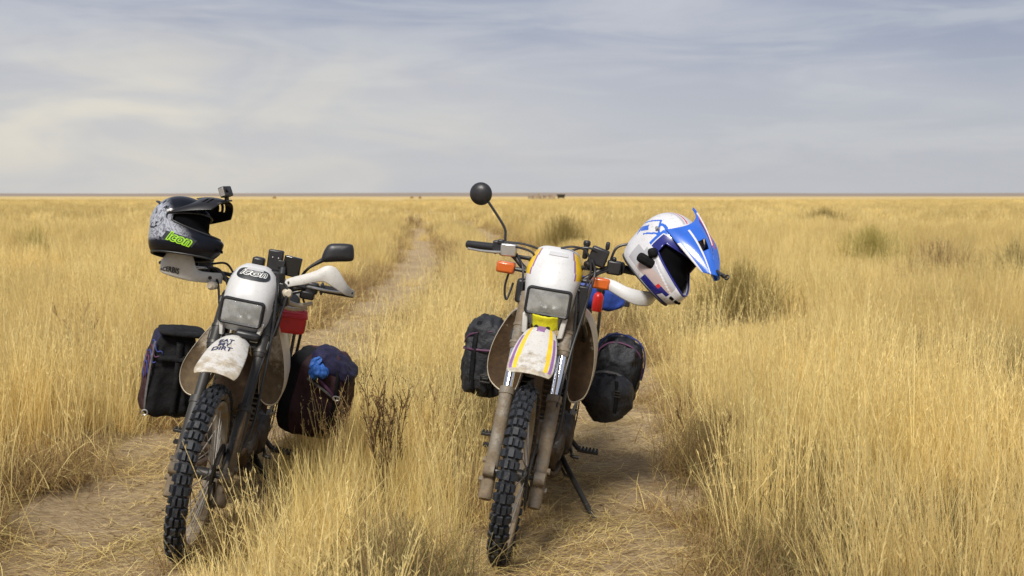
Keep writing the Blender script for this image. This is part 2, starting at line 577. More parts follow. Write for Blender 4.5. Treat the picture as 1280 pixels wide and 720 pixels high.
def soil_mat(name, land):
    m = bpy.data.materials.new(name)
    m.use_nodes = True
    t = m.node_tree
    L = t.links.new
    b = t.nodes['Principled BSDF']
    b.inputs['Roughness'].default_value = 0.95
    b.inputs['Specular IOR Level'].default_value = 0.15
    g = nd(t, 'ShaderNodeNewGeometry')

    def tex(sx, sy, scale, detail, rough=0.6):
        mp = nd(t, 'ShaderNodeMapping')
        mp.inputs['Scale'].default_value = (sx, sy, 1)
        L(g.outputs['Position'], mp.inputs[0])
        n = nd(t, 'ShaderNodeTexNoise', i_Scale=scale, i_Detail=detail, i_Roughness=rough)
        L(mp.outputs[0], n.inputs['Vector'])
        return n.outputs[0]
    n_s = tex(1, 1, 3.0, 9, 0.65)
    n_f = tex(1.0, 2.6, 26, 6, 0.7)
    n_w = tex(1, 1, 0.6, 4)
    sand = ramp(t, n_s, [(0.30, (0.37, 0.27, 0.155)), (0.52, (0.51, 0.39, 0.23)), (0.72, (0.61, 0.48, 0.29))])
    sand = mixc(t, ramp(t, n_f, [(0.42, 0.75), (0.56, 0.0)]), sand, (0.22, 0.15, 0.085))
    sand = mixc(t, ramp(t, n_f, [(0.58, 0.0), (0.72, 0.6)]), sand, (0.58, 0.44, 0.23))
    sand = mixc(t, vmath(t, 'MULTIPLY', ramp(t, n_w, [(0.45, 0.0), (0.62, 1.0)]), 0.5), sand, (0.30, 0.215, 0.125))
    if land:
        sp = nd(t, 'ShaderNodeSeparateXYZ')
        L(g.outputs['Position'], sp.inputs[0])
        thatch = ramp(t, n_f, [(0.35, (0.20, 0.14, 0.065)), (0.65, (0.42, 0.31, 0.14))])
        y = sp.outputs[1]
        # unbroken dry grass cover further out, bare greyish steppe soil near the horizon
        straw = ramp(t, tex(0.25, 1.0, 0.05, 5), [(0.35, (0.47, 0.345, 0.145)), (0.65, (0.56, 0.425, 0.19))])
        f1 = vmath(t, 'MULTIPLY', vmath(t, 'SUBTRACT', y, 60.0), 1 / 60.0)
        k1 = nd(t, 'ShaderNodeClamp')
        L(f1, k1.inputs[0])
        c = mixc(t, k1.outputs[0], thatch, straw)
        f2 = vmath(t, 'ADD', vmath(t, 'MULTIPLY', vmath(t, 'SUBTRACT', y, 430.0), 1 / 160.0), vmath(t, 'SUBTRACT', tex(0.02, 0.02, 1, 3), 0.5))
        k2 = nd(t, 'ShaderNodeClamp')
        L(f2, k2.inputs[0])
        c = mixc(t, k2.outputs[0], c, (0.245, 0.20, 0.165))
        L(c, b.inputs['Base Color'])
    else:
        L(sand, b.inputs['Base Color'])
    bp = nd(t, 'ShaderNodeBump', i_Strength=0.9, i_Distance=0.03)
    L(n_f, bp.inputs['Height'])
    L(bp.outputs[0], b.inputs['Normal'])
    return m


M_GROUND = soil_mat('dry_steppe_soil', True)
M_TRACK = soil_mat('worn_sandy_track', False)


def axis_points(lo, hi, fine_lo, fine_hi, step, grow=1.22):
    pts = [fine_lo]
    while pts[-1] < fine_hi:
        pts.append(pts[-1] + step)
    s, p = step, pts[-1]
    while p < hi:
        s *= grow
        p += s
        pts.append(p)
    s, p, left = step, fine_lo, []
    while p > lo:
        s *= grow
        p -= s
        left.append(p)
    return left[::-1] + pts


def build_ground():
    xs = axis_points(-9000, 9000, -3.2, 2.2, 0.09)
    ys = axis_points(-400, 9000, 2.0, 14.0, 0.09, 1.12)
    v = [(x, y, ground_z(x, y)) for y in ys for x in xs]
    n = len(xs)
    f = [(j * n + i, j * n + i + 1, (j + 1) * n + i + 1, (j + 1) * n + i) for j in range(len(ys) - 1) for i in range(n - 1)]
    o = MB().add(v, f).build('ground', M_GROUND, angle=180)
    tag(o, kind='structure')
    for fn in (rut_left, rut_right):
        mb = MB()
        yy = axis_points(1.2, 150, 2.0, 12.0, 0.06, 1.06)
        ns = 34
        v = []
        for y in yy:
            wl = rut_half(y) * 1.12
            for i in range(ns + 1):
                t = i / ns * 2 - 1
                edge = 0.07 * nz(y, t, 1.8, 12.0) if abs(t) > 0.99 else 0
                x = fn(y) + (wl + edge) * t
                e = 1 - min(1, max(0, (abs(t) - 0.86) / 0.14))
                v.append((x, y, ground_z(x, y) + 0.004 - 0.03 * (1 - e) + (0.016 * abs(nz(x, y, 7, 3)) + 0.010 * abs(nz(x, y, 15, 6))) * e))
        n = ns + 1
        f = [(j * n + i, j * n + i + 1, (j + 1) * n + i + 1, (j + 1) * n + i) for j in range(len(yy) - 1) for i in range(ns)]
        tag(mb.add(v, f).build('dirt_track', M_TRACK, angle=180), kind='structure')
    # the far low rise on the horizon
    mb = MB()
    v, f = [], []
    N = 160
    for i in range(N + 1):
        x = -4200 + 8400 * i / N
        h = 2.8 + 2.6 * mnoise.noise((x * 0.0009, 1.7, 0)) + 2.0 * (x / 4200) + 0.6 * mnoise.noise((x * 0.006, 5, 0))
        h = max(0.6, h)
        for y, k in ((2700, -0.5), (2950, 0.6), (3250, 1.0), (3700, 0.9), (4300, -0.5)):
            v.append((x, y, h * k if k > 0 else k))
    for i in range(N):
        for k in range(4):
            a = i * 5 + k
            f.append((a, a + 5, a + 6, a + 1))
    tag(mb.add(v, f).build('hills', mat('far_steppe_rise', (0.26, 0.212, 0.165), 0.95, var=0.08, scale=0.004, spec=0.1), angle=180), kind='structure')


build_ground()


# ------------------------------------------------------------------ grass
def blade_mat(name, c_lo, c_hi, green=None, trans=0.45, patch=True):
    m = bpy.data.materials.new(name)
    m.use_nodes = True
    t = m.node_tree
    L = t.links.new
    t.nodes.clear()
    at = nd(t, 'ShaderNodeAttribute', attribute_name='tone')
    c = ramp(t, at.outputs['Fac'], [(0.0, c_lo), (1.0, c_hi)])
    oi = nd(t, 'ShaderNodeObjectInfo')
    hs = nd(t, 'ShaderNodeHueSaturation')
    L(vmath(t, 'ADD', vmath(t, 'MULTIPLY', oi.outputs['Random'], 0.34), 0.83), hs.inputs['Value'])
    L(c, hs.inputs['Color'])
    c = hs.outputs[0]
    if patch:
        g = nd(t, 'ShaderNodeNewGeometry')
        n = nd(t, 'ShaderNodeTexNoise', i_Scale=0.35, i_Detail=4.0)
        L(g.outputs['Position'], n.inputs['Vector'])
        c = mixc(t, vmath(t, 'MULTIPLY', ramp(t, n.outputs[0], [(0.5, 0.0), (0.7, 1.0)]), 0.34), c, (0.47, 0.325, 0.125))
        nf = nd(t, 'ShaderNodeTexNoise', i_Scale=0.045, i_Detail=5.0, i_Roughness=0.6)
        L(g.outputs['Position'], nf.inputs['Vector'])
        c = mixc(t, vmath(t, 'MULTIPLY', ramp(t, nf.outputs[0], [(0.45, 0.0), (0.62, 1.0)]), 0.38), c, (0.45, 0.34, 0.13))
        n2 = nd(t, 'ShaderNodeTexNoise', i_Scale=0.55, i_Detail=3.0)
        mp = nd(t, 'ShaderNodeMapping')
        mp.inputs['Location'].default_value = (31, 7, 0)
        L(g.outputs['Position'], mp.inputs[0])
        L(mp.outputs[0], n2.inputs['Vector'])
        c = mixc(t, vmath(t, 'MULTIPLY', ramp(t, n2.outputs[0], [(0.56, 0.0), (0.72, 1.0)]), 0.3), c, (0.56, 0.49, 0.17))
    d = nd(t, 'ShaderNodeBsdfDiffuse')
    tr = nd(t, 'ShaderNodeBsdfTranslucent')
    L(c, d.inputs[0])
    L(c, tr.inputs[0])
    mx = nd(t, 'ShaderNodeMixShader', i_0=trans)
    L(d.outputs[0], mx.inputs[1])
    L(tr.outputs[0], mx.inputs[2])
    out = nd(t, 'ShaderNodeOutputMaterial')
    L(mx.outputs[0], out.inputs[0])
    return m


M_STRAW = blade_mat('dry_golden_grass', (0.65, 0.48, 0.165), (0.97, 0.82, 0.405))
M_THATCH = blade_mat('brown_dead_grass', (0.24, 0.155, 0.075), (0.50, 0.36, 0.18), patch=False)
M_SAGE = blade_mat('grey_green_sage', (0.16, 0.135, 0.06), (0.34, 0.28, 0.12), patch=False)
M_OLIVE = blade_mat('olive_bush', (0.23, 0.18, 0.065), (0.50, 0.39, 0.15), patch=False)
M_GREENB = blade_mat('fresh_green_bush', (0.33, 0.28, 0.085), (0.56, 0.47, 0.17), patch=False)
M_TWIG = blade_mat('dark_brown_weed', (0.085, 0.052, 0.026), (0.24, 0.155, 0.075), trans=0.1, patch=False)


class Blades:
    def __init__(s):
        s.v, s.f, s.m, s.t = [], [], [], []

    def ribbon(s, pts, widths, ang, tone, m=0):
        side = Vector((math.cos(ang), math.sin(ang), 0))
        o = len(s.v)
        for p, w in zip(pts, widths):
            s.v += [p - side * w * 0.5, p + side * w * 0.5]
            s.t += [tone, tone]
        for i in range(len(pts) - 1):
            a = o + 2 * i
            s.f.append((a, a + 1, a + 3, a + 2))
            s.m.append(m)

    def stem(s, r, base, h, lean, width, tone, m=0, seg=4, droop=0.15, head=0.0):
        a = r.uniform(0, 6.283)
        dx, dy = math.cos(a), math.sin(a)
        pts, ws = [], []
        for i in range(seg + 1):
            t = i / seg
            off = lean * (t * 0.7 + t * t * 0.6) * h
            z = h * (t - droop * t ** 3 * lean * 2)
            pts.append(Vector((base[0] + dx * off, base[1] + dy * off, base[2] + z)))
            w = width * (1.0 - 0.65 * t)
            if head and t > 0.6:
                w = width * head * (1.25 - t)
            ws.append(w)
        s.ribbon(pts, ws, r.uniform(0, 6.283), tone, m)

    def mesh(s, name, mats):
        me = bpy.data.meshes.new(name)
        me.from_pydata(s.v, [], s.f)
        for q in mats:
            me.materials.append(q)
        me.polygons.foreach_set('material_index', s.m)
        a = me.attributes.new('tone', 'FLOAT', 'POINT')
        a.data.foreach_set('value', s.t)
        me.update()
        return me


def clump(seed, radius, n_stem, n_leaf, width, hmin, hmax, leafh=0.28):
    r = random.Random(seed)
    b = Blades()
    for i in range(n_stem):
        q = abs(r.gauss(0, 0.55)) * radius
        a = r.uniform(0, 6.283)
        h = r.uniform(hmin, hmax)
        head = r.choice([0, 0, 1.6, 2.2])
        b.stem(r, (q * math.cos(a), q * math.sin(a), 0), h, abs(r.gauss(0.08, 0.12)), width * r.uniform(0.7, 1.25), r.random(), 0, 5, head=head)
    for i in range(n_leaf):
        q = abs(r.gauss(0, 0.6)) * radius
        a = r.uniform(0, 6.283)
        b.stem(r, (q * math.cos(a), q * math.sin(a), 0), r.uniform(0.35, 1.0) * leafh, abs(r.gauss(0.22, 0.2)), width * r.uniform(0.9, 1.5), r.uniform(0, 0.9), 1 if r.random() < 0.30 else 0, 4, droop=0.2)
    return b.mesh('grass_clump', [M_STRAW, M_THATCH])


def stalk(seed):
    """a few pale flowering stalks with narrow seed heads, one or two broken over"""
    r = random.Random(seed)
    b = Blades()
    for i in range(7):
        q = abs(r.gauss(0, 0.06))
        a = r.uniform(0, 6.283)
        base = Vector((q * math.cos(a), q * math.sin(a), 0))
        h = r.uniform(0.42, 0.74)
        ln = abs(r.gauss(0.10, 0.13))
        dx = Vector((math.cos(a + r.gauss(0, 1)), math.sin(a + r.gauss(0, 1)), 0)) * ln
        if r.random() < 0.15:
            k = base + Vector((dx.x * 0.5, dx.y * 0.5, h * 0.55))
            e = k + Vector((math.cos(a), math.sin(a), -0.25)) * h * 0.4
            P = [base, base.lerp(k, 0.5), k, k.lerp(e, 0.5), e]
        else:
            P = [base + dx * h * t ** 1.5 + Vector((0, 0, h * t)) for t in (0, 0.3, 0.6, 0.8, 1.0)]
        tone = r.uniform(0.35, 1.0)
        w = 0.0026 * r.uniform(0.8, 1.3)
        b.ribbon(P, [w, w * 0.9, w * 0.8, w * 0.7, w * 0.5], r.uniform(0, 6.28), tone)
        for k in range(10):
            t = r.uniform(0.62, 1.0)
            p = P[2].lerp(P[4], (t - 0.6) / 0.4)
            d = Vector((r.gauss(0, 0.35), r.gauss(0, 0.35), 1)).normalized() * r.uniform(0.012, 0.028)
            b.ribbon([p, p + d * 0.5, p + d], [0.0016, 0.0032, 0.0008], r.uniform(0, 6.28), min(1, tone * r.uniform(0.7, 1.1)))
    return b.mesh('grass_stalk', [M_STRAW, M_THATCH])


def litter(seed):
    r = random.Random(seed)
    b = Blades()
    for i in range(60):
        x, y = r.gauss(0, 0.16), r.gauss(0, 0.12)
        a = r.gauss(0.1, 0.75)
        ln = r.uniform(0.05, 0.28)
        bow = r.uniform(-0.03, 0.03)
        pts = []
        for k in range(5):
            t = k / 4 - 0.5
            pts.append(Vector((x + math.cos(a) * ln * t - math.sin(a) * bow * (1 - 4 * t * t), y + math.sin(a) * ln * t + math.cos(a) * bow * (1 - 4 * t * t), r.uniform(0.004, 0.022))))
        b.ribbon(pts, [0.0021 * r.uniform(0.6, 1.3)] * 5, a + 1.57, r.random(), 1 if r.random() < 0.45 else 0)
    return b.mesh('straw_litter', [M_STRAW, M_THATCH])


def brown_tuft(seed):
    r = random.Random(seed)
    b = Blades()
    for i in range(110):
        q = abs(r.gauss(0, 0.10))
        a = r.uniform(0, 6.283)
        b.stem(r, (q * math.cos(a), q * math.sin(a), 0), r.uniform(0.06, 0.24), abs(r.gauss(0.55, 0.5)), 0.004 * r.uniform(0.6, 1.3), r.random(), 0 if r.random() < 0.75 else 1, 4, droop=0.35)
    return b.mesh('brown_tuft', [M_THATCH, M_STRAW])


def scatter(name, protos, pts, label, cat):
    """pts: (location, rotation, scale, index)"""
    col = bpy.data.collections.new(name + '_kinds')
    for i, me in enumerate(protos):
        col.objects.link(bpy.data.objects.new('%s_%03d' % (name, i), me))
    me = bpy.data.meshes.new(name)
    me.from_pydata([p[0] for p in pts], [], [])
    a = me.attributes.new('turn', 'FLOAT_VECTOR', 'POINT')
    a.data.foreach_set('vector', [c for p in pts for c in p[1]])
    a = me.attributes.new('size', 'FLOAT_VECTOR', 'POINT')
    a.data.foreach_set('vector', [c for p in pts for c in p[2]])
    a = me.attributes.new('pick', 'INT', 'POINT')
    a.data.foreach_set('value', [p[3] for p in pts])
    o = bpy.data.objects.new(name, me)
    COL.objects.link(o)
    g = bpy.data.node_groups.new(name, 'GeometryNodeTree')
    g.interface.new_socket('Geometry', in_out='INPUT', socket_type='NodeSocketGeometry')
    g.interface.new_socket('Geometry', in_out='OUTPUT', socket_type='NodeSocketGeometry')
    gi, go = g.nodes.new('NodeGroupInput'), g.nodes.new('NodeGroupOutput')
    ci = g.nodes.new('GeometryNodeCollectionInfo')
    ci.inputs[0].default_value = col
    ci.inputs[1].default_value = True
    ci.inputs[2].default_value = True
    ip = g.nodes.new('GeometryNodeInstanceOnPoints')
    L = g.links.new
    L(gi.outputs[0], ip.inputs['Points'])
    L(ci.outputs[0], ip.inputs['Instance'])
    ip.inputs['Pick Instance'].default_value = True

    def named(n, ty):
        q = g.nodes.new('GeometryNodeInputNamedAttribute')
        q.data_type = ty
        q.inputs[0].default_value = n
        return q.outputs[0]
    L(named('pick', 'INT'), ip.inputs['Instance Index'])
    er = g.nodes.new('FunctionNodeEulerToRotation')
    L(named('turn', 'FLOAT_VECTOR'), er.inputs[0])
    L(er.outputs[0], ip.inputs['Rotation'])
    L(named('size', 'FLOAT_VECTOR'), ip.inputs['Scale'])
    L(ip.outputs[0], go.inputs[0])
    o.modifiers.new('scatter', 'NODES').node_group = g
    return tag(o, label, cat, kind='stuff')


def build_grass():
    r = random.Random(5)
    near = [clump(100 + i, 0.17, 75, 60, 0.0021, 0.28, 0.60) for i in range(8)]
    mid = [clump(200 + i, 0.30, 110, 60, 0.0046, 0.30, 0.58) for i in range(6)]
    far = [clump(300 + i, 0.75, 150, 60, 0.016, 0.26, 0.54) for i in range(5)]
    stalks = [stalk(700 + i) for i in range(5)]
    kinds = near + mid + far + stalks
    pts = []

    def place(y0, y1, density, lo, n, keepd, hw):
        area_samples = int(density * (y1 - y0) * 1.0 * (hw(y0) + hw(y1)))
        for _ in range(area_samples):
            y = y0 + (y1 - y0) * r.random()
            # sample widths proportionally to the wedge
            w = hw(y)
            if r.random() > w / max(hw(y0), hw(y1)):
                continue
            x = r.uniform(-w, w)
            d = rut_dist(x, y) + 0.09 * nz(x, y, 1.6, 8.0) + 0.05 * nz(x, y, 5, 1.0)
            if d < keepd and y < 58 and (y < 14 or r.random() > 0.02 + 0.0012 * y):
                continue
            edge = min(1.0, max(0.0, (d - keepd) / 0.35))
            if r.random() > 0.35 + 0.65 * edge:
                continue
            patch = nz(x, y, 0.45, 21.0) * 0.5 + nz(x, y, 1.6, 22.0) * 0.45
            if patch < -0.14 and r.random() < 0.78:
                continue
            hs = (0.62 + 0.38 * edge) * (1.0 + 0.35 * nz(x, y, 0.8, 13.0)) * r.uniform(0.75, 1.18)
            for sx, sy, sr, k in ((2.28, 10.9, 0.62, 0.42), (6.4, 20.0, 0.8, 0.55), (6.55, 17.0, 0.8, 0.6), (1.22, 26.0, 0.8, 0.6)):
                if sy - 0.32 * sy < y < sy and abs(x - sx * y / sy) < sr:
                    hs *= k            # shorter grass in front of each shrub
            mid_strip = rut_left(y) < x < rut_right(y)
            if mid_strip and y < 26:
                off = (x - rut_left(y) - rut_half(y)) / 0.85
                hs *= (0.42 if y < 8 else 0.5) + 0.45 * min(1, max(0, off))
                if r.random() < 0.35 * (1 - min(1, max(0, off))):
                    continue
            rs = r.uniform(0.8, 1.25)
            lean = 0.14
            pts.append(((x, y, ground_z(x, y) - 0.01), (r.gauss(0, lean), r.gauss(0.03, lean), r.uniform(0, 6.28)), (rs, rs, hs), lo + r.randrange(n)))
    place(2.5, 10, 68, 0, 8, 0.02, lambda y: 0.55 * y + 1.3)
    place(10, 34, 17, 8, 6, 0.05, lambda y: 0.66 * y + 1.3)
    place(34, 170, 1.35, 14, 5, 0.12, lambda y: 0.78 * y)
    for _ in range(5200):
        y = 2.8 + 15 * r.random() ** 1.3
        x = r.uniform(-1, 1) * (0.55 * y + 0.8)
        if rut_dist(x, y) < -0.02 or nz(x, y, 0.7, 71.0) < -0.15:
            continue
        if y < 5.2 and rut_left(y) < x < -0.86:
            continue
        if y < 4.0 and r.random() < 0.6:
            continue
        k = r.uniform(0.8, 1.15)
        if rut_left(y) < x < rut_right(y) and y < 6:
            k *= 0.8
        pts.append(((x, y, ground_z(x, y) - 0.01), (r.gauss(0, 0.12), r.gauss(0, 0.12), r.uniform(0, 6.28)), (1, 1, k), 19 + r.randrange(5)))
    scatter('dry_grass', kinds, pts, 'tall dry golden steppe grass covering the plain', 'grass')
    print('grass clumps', len(pts))
    # straw lying on the tracks
    lits = [litter(400 + i) for i in range(6)]
    pts = []
    for _ in range(480):
        y = 2.6 + 11 * r.random() ** 1.3
        fn = rut_left if r.random() < 0.5 else rut_right
        x = fn(y) + r.gauss(0, 0.33)
        if nz(x, y, 1.5, 40) < -0.05 and r.random() < 0.7:
            continue
        s = r.uniform(0.6, 1.3)
        pts.append(((x, y, ground_z(x, y) + 0.008), (r.gauss(0, 0.05), r.gauss(0, 0.05), r.gauss(0, 0.7)), (s, s, 1), r.randrange(6)))
    scatter('straw_litter', lits, pts, 'loose straw lying flat on the sandy wheel tracks', 'straw')
    def clod(seed):
        q = random.Random(seed)
        b = bmesh.new()
        bmesh.ops.create_icosphere(b, subdivisions=2, radius=1.0)
        for v in b.verts:
            v.co *= 1 + 0.45 * mnoise.noise(v.co * 1.3 + Vector((seed, 0, 0)))
            v.co.z *= 0.6
        me = bpy.data.meshes.new('soil_clod')
        b.to_mesh(me)
        b.free()
        me.materials.append(M_TRACK)
        return me
    pts = []
    for _ in range(2600):
        y = 2.7 + 9 * r.random() ** 1.4
        fn = rut_left if r.random() < 0.5 else rut_right
        x = fn(y) + r.gauss(0, 0.30)
        if nz(x, y, 1.1, 90) < -0.02:
            continue
        k = 0.004 + 0.012 * r.random() ** 4
        pts.append(((x, y, ground_z(x, y) + 0.006 + k * 0.2), (0, 0, r.uniform(0, 6.28)), (k * r.uniform(0.8, 1.6), k, k), r.randrange(4)))
    scatter('soil_clods', [clod(800 + i) for i in range(4)], pts, 'small clods of dry soil strewn on the wheel tracks', 'soil')
    tufts = [brown_tuft(500 + i) for i in range(5)]
    pts = []
    for _ in range(3400):
        y = 3.0 + 42 * r.random() ** 1.7
        k = r.random()
        side = -1 if r.random() < 0.62 else 1
        fn = rut_left if k < 0.6 else rut_right
        x = fn(y) + side * (rut_half(y) + r.gauss(0.06, 0.10))
        if nz(x, y, 0.9, 55) < -0.05:
            continue
        s = r.uniform(0.6, 1.25) * (1.0 if y < 9 else 1.35)
        pts.append(((x, y, ground_z(x, y) - 0.005), (r.gauss(0, 0.2), r.gauss(0, 0.2), r.uniform(0, 6.28)), (s, s, s * r.uniform(0.6, 1.1)), r.randrange(5)))
    scatter('dead_undergrowth', tufts, pts, 'short brown dead undergrowth along the track edges', 'undergrowth')


build_grass()


def sage_clump(seed):
    r = random.Random(seed)
    b = Blades()
    for i in range(130):
        q = abs(r.gauss(0, 0.12))
        a = r.uniform(0, 6.283)
        b.stem(r, (q * math.cos(a), q * math.sin(a), 0), r.uniform(0.08, 0.30), abs(r.gauss(0.4, 0.35)), 0.0035 * r.uniform(0.6, 1.4), r.random(), 0 if r.random() < 0.6 else 1, 4, droop=0.3)
    return b.mesh('sage_clump', [M_SAGE, M_THATCH])


def build_undergrowth():
    r = random.Random(17)
    kinds = [sage_clump(600 + i) for i in range(5)]
    pts = []
    for _ in range(9000):
        y = 2.8 + 16 * r.random() ** 1.4
        x = r.uniform(-1, 1) * (0.55 * y + 0.8)
        if rut_dist(x, y) < 0.05:
            continue
        p = nz(x, y, 0.45, 21.0) * 0.5 + nz(x, y, 1.6, 22.0) * 0.45
        if p > -0.10:
            continue
        k = r.uniform(0.7, 1.3)
        pts.append(((x, y, ground_z(x, y) - 0.005), (r.gauss(0, 0.15), r.gauss(0, 0.15), r.uniform(0, 6.28)), (k, k, k), r.randrange(5)))
    scatter('sage_undergrowth', kinds, pts, 'grey green undergrowth in the gaps between the dry grass', 'undergrowth')


build_undergrowth()


# ------------------------------------------------------------------ shrubs and weeds
def shrub(name, x, y, h, rad, n, m, width, label, cat, seed, lean=0.45, group=None):
    r = random.Random(seed)
    b = Blades()
    for i in range(n):
        q = abs(r.gauss(0, 0.45)) * rad
        a = r.uniform(0, 6.283)
        hh = h * r.uniform(0.45, 1.08) * (1 - 0.45 * min(1, (q / rad)) ** 2)
        b.stem(r, (q * math.cos(a), q * math.sin(a), 0), hh, abs(r.gauss(0.10, 0.25)) * lean * 2, width * r.uniform(0.6, 1.3), r.random(), 0, 4, droop=0.2)
    o = bpy.data.objects.new(name, b.mesh(name, [m]))
    COL.objects.link(o)
    o.location = (x, y, ground_z(x, y) - 0.01)
    return tag(o, label, cat, group)


def weed(x, y, h, seed, label, group=None, m=None, nst=9, spread=0.35):
    """dry forb: several stems with short upward side twigs"""
    r = random.Random(seed)
    b = Blades()
    for i in range(nst):
        a = r.uniform(0, 6.283)
        ln = r.uniform(0.08, spread)
        hh = h * r.uniform(0.65, 1.0)
        top = Vector((math.cos(a) * ln * hh, math.sin(a) * ln * hh, hh))
        bend = Vector((r.gauss(0, 0.02), r.gauss(0, 0.02), 0))
        P = [top * t + bend * math.sin(t * 3.1) for t in (0, 0.25, 0.5, 0.75, 1.0)]
        tone = r.random()
        for ang in (0.3, 1.87):
            b.ribbon(P, [0.006, 0.005, 0.0042, 0.0032, 0.002], ang, tone)
        for k in range(13):
            t = r.uniform(0.35, 1.0)
            p = top * t + bend * math.sin(t * 3.1)
            a2 = r.uniform(0, 6.283)
            l2 = r.uniform(0.03, 0.11)
            e = p + Vector((math.cos(a2) * 0.45, math.sin(a2) * 0.45, 0.85)) * l2
            b.ribbon([p, (p + e) / 2 + Vector((0, 0, 0.004)), e], [0.003, 0.0036, 0.003], r.uniform(0, 6.28), r.random())
            for q in range(4):
                c = p.lerp(e, r.uniform(0.3, 1))
                d = Vector((r.gauss(0, 1), r.gauss(0, 1), 0.8)).normalized() * 0.012
                b.ribbon([c, c + d * 0.6, c + d], [0.003, 0.006, 0.002], r.uniform(0, 6.28), r.random())
    o = bpy.data.objects.new('dry_weed', b.mesh('dry_weed', [m or M_TWIG]))
    COL.objects.link(o)
    o.location = (x, y, ground_z(x, y) - 0.01)
    return tag(o, label, 'weed', group)


def at(px, D):
    """world x of a photo column at depth D"""
    return (px - 640) / FPX * D * 0.997


shrub('steppe_shrub', at(926, 10.9), 10.9, 0.70, 0.66, 2400, M_OLIVE, 0.0075, 'dark olive shrub standing behind the blue and white helmet', 'shrub', 1, 0.55)
shrub('steppe_shrub', at(1090, 20), 20, 0.78, 0.85, 1500, M_GREENB, 0.011, 'yellow green shrub in the open grass on the right', 'shrub', 2, 0.4)
shrub('steppe_shrub', at(706, 26), 26, 0.85, 0.80, 1000, M_OLIVE, 0.012, 'brown olive shrub just above the headlight cowl of the right motorcycle', 'shrub', 3, 0.4)
shrub('steppe_shrub', at(40, 18), 18, 0.88, 0.42, 420, M_GREENB, 0.010, 'small fresh green shrub at the far left', 'shrub', 4, 0.5)
shrub('steppe_shrub', at(1030, 44), 44, 0.85, 1.5, 700, M_OLIVE, 0.018, 'low brown shrub far off at the right, smallest of the olive ones', 'shrub', 5, 0.4)
shrub('steppe_shrub', at(1180, 17), 17, 0.70, 0.85, 800, M_THATCH, 0.009, 'straggly grey brown shrub between the green shrub and the right edge', 'shrub', 6, 0.6)
shrub('steppe_shrub', at(1274, 15), 15, 0.75, 0.5, 500, M_SAGE, 0.008, 'grey brown shrub cut off by the right edge of the view', 'shrub', 7, 0.5)
shrub('steppe_shrub', at(438, 15), 15, 0.40, 0.5, 420, M_THATCH, 0.008, 'low brown tussock on the bank beside the left wheel track', 'shrub', 8, 0.8)
shrub('steppe_shrub', at(514, 46), 46, 0.55, 0.8, 420, M_THATCH, 0.02, 'dark brown tussock where the track fades into the distance', 'shrub', 9, 0.6)
weed(at(478, 4.75), 4.75, 0.60, 31, 'dark brown branching weed in the grass strip between the two motorcycles', nst=17, spread=0.3)
weed(at(415, 5.0), 5.0, 0.42, 32, 'thin brown weed in front of the plum saddlebag', nst=5, m=M_THATCH)
weed(at(545, 5.4), 5.4, 0.46, 35, 'thin brown weed left of the black rolled bag', nst=4, m=M_THATCH)
weed(at(890, 5.2), 5.2, 0.40, 33, 'twiggy dry weed leaning over the edge of the right wheel track', nst=5, spread=0.7, m=M_THATCH)
weed(at(90, 7.5), 7.5, 0.62, 34, 'tall dry weed in the grass at the far left', nst=4, m=M_THATCH)


# ------------------------------------------------------------------ things on the horizon
def far_things():
    D = 275.0
    walls = [(660, 668, 0.75, 'pale short broken wall, leftmost on the horizon'), (669, 677, 1.05, 'brown stub of broken wall on the horizon'),
             (678, 684, 0.8, 'low pale brown rubble wall on the horizon'), (685, 694, 1.1, 'longest broken brown wall on the horizon')]
    mw = mat('weathered_mud_brick', (0.23, 0.18, 0.12), 0.9, var=0.5, scale=0.8)
    for i, (a, b, h, lab) in enumerate(walls):
        x0, x1 = at(a, D), at(b, D)
        r = random.Random(i + 70)
        mb = MB()
        k = 9
        rings = []
        for j in range(k):
            x = x0 + (x1 - x0) * j / (k - 1)
            hh = h * r.uniform(0.45, 1.05)
            rings.append([(x, D - 0.25, 0), (x, D + 0.25, 0), (x, D + 0.2, hh + 0.3), (x, D - 0.2, hh + 0.3)])
        tag(mb.loft([[Vector(p) for p in q] for q in rings]).build('ruined_wall', mw, angle=30), lab, 'wall', 'broken walls on the horizon')
    md = mat('dark_rusted_sheet', (0.022, 0.018, 0.012), 0.8, var=0.3)
    mb = MB()
    x0, x1 = at(696, D), at(706.5, D)
    mb.loft([[Vector((x0 + 0.25, D - 0.6, 0.35)), Vector((x1 - 0.25, D - 0.6, 0.35)), Vector((x1 - 0.25, D + 0.6, 0.35)), Vector((x0 + 0.25, D + 0.6, 0.35))],
             [Vector((x0, D - 0.8, 1.25)), Vector((x1, D - 0.8, 1.25)), Vector((x1, D + 0.8, 1.25)), Vector((x0, D + 0.8, 1.25))]])
    for sx in (x0 + 0.35, x1 - 0.35):
        mb.box((sx, D, 0.18), (0.15, 1.2, 0.4))
    tag(mb.build('trough', md), 'small dark trough shaped box right of the broken walls', 'trough')
    for i, (px, d, w, h, lab) in enumerate(((343, 300, 0.6, 0.1, 'tiny dark bush on the plain right of the black helmet'), (525, 300, 0.5, 0.1, 'tiny dark bush on the plain above the vanishing track'), (515, 330, 0.7, 0.0, 'tiny low bush just left of the dark one above the track'))):
        shrub('distant_bush', at(px, d), d, h + 0.55, w, 160, M_THATCH, 0.10, lab, 'bush', 90 + i, 0.5)


far_things()

# ------------------------------------------------------------------ motorcycles: shared running gear
RAKE = R(28)
SD = Vector((0, math.sin(RAKE), math.cos(RAKE)))     # up the steering axis
SN = Vector((0, -math.cos(RAKE), math.sin(RAKE)))    # forward of it
SA = Vector((0, -0.11, 0))
V = Vector


def on_fork(x, s, o=0.03):
    return SA + SD * s + SN * o + V((x, 0, 0))


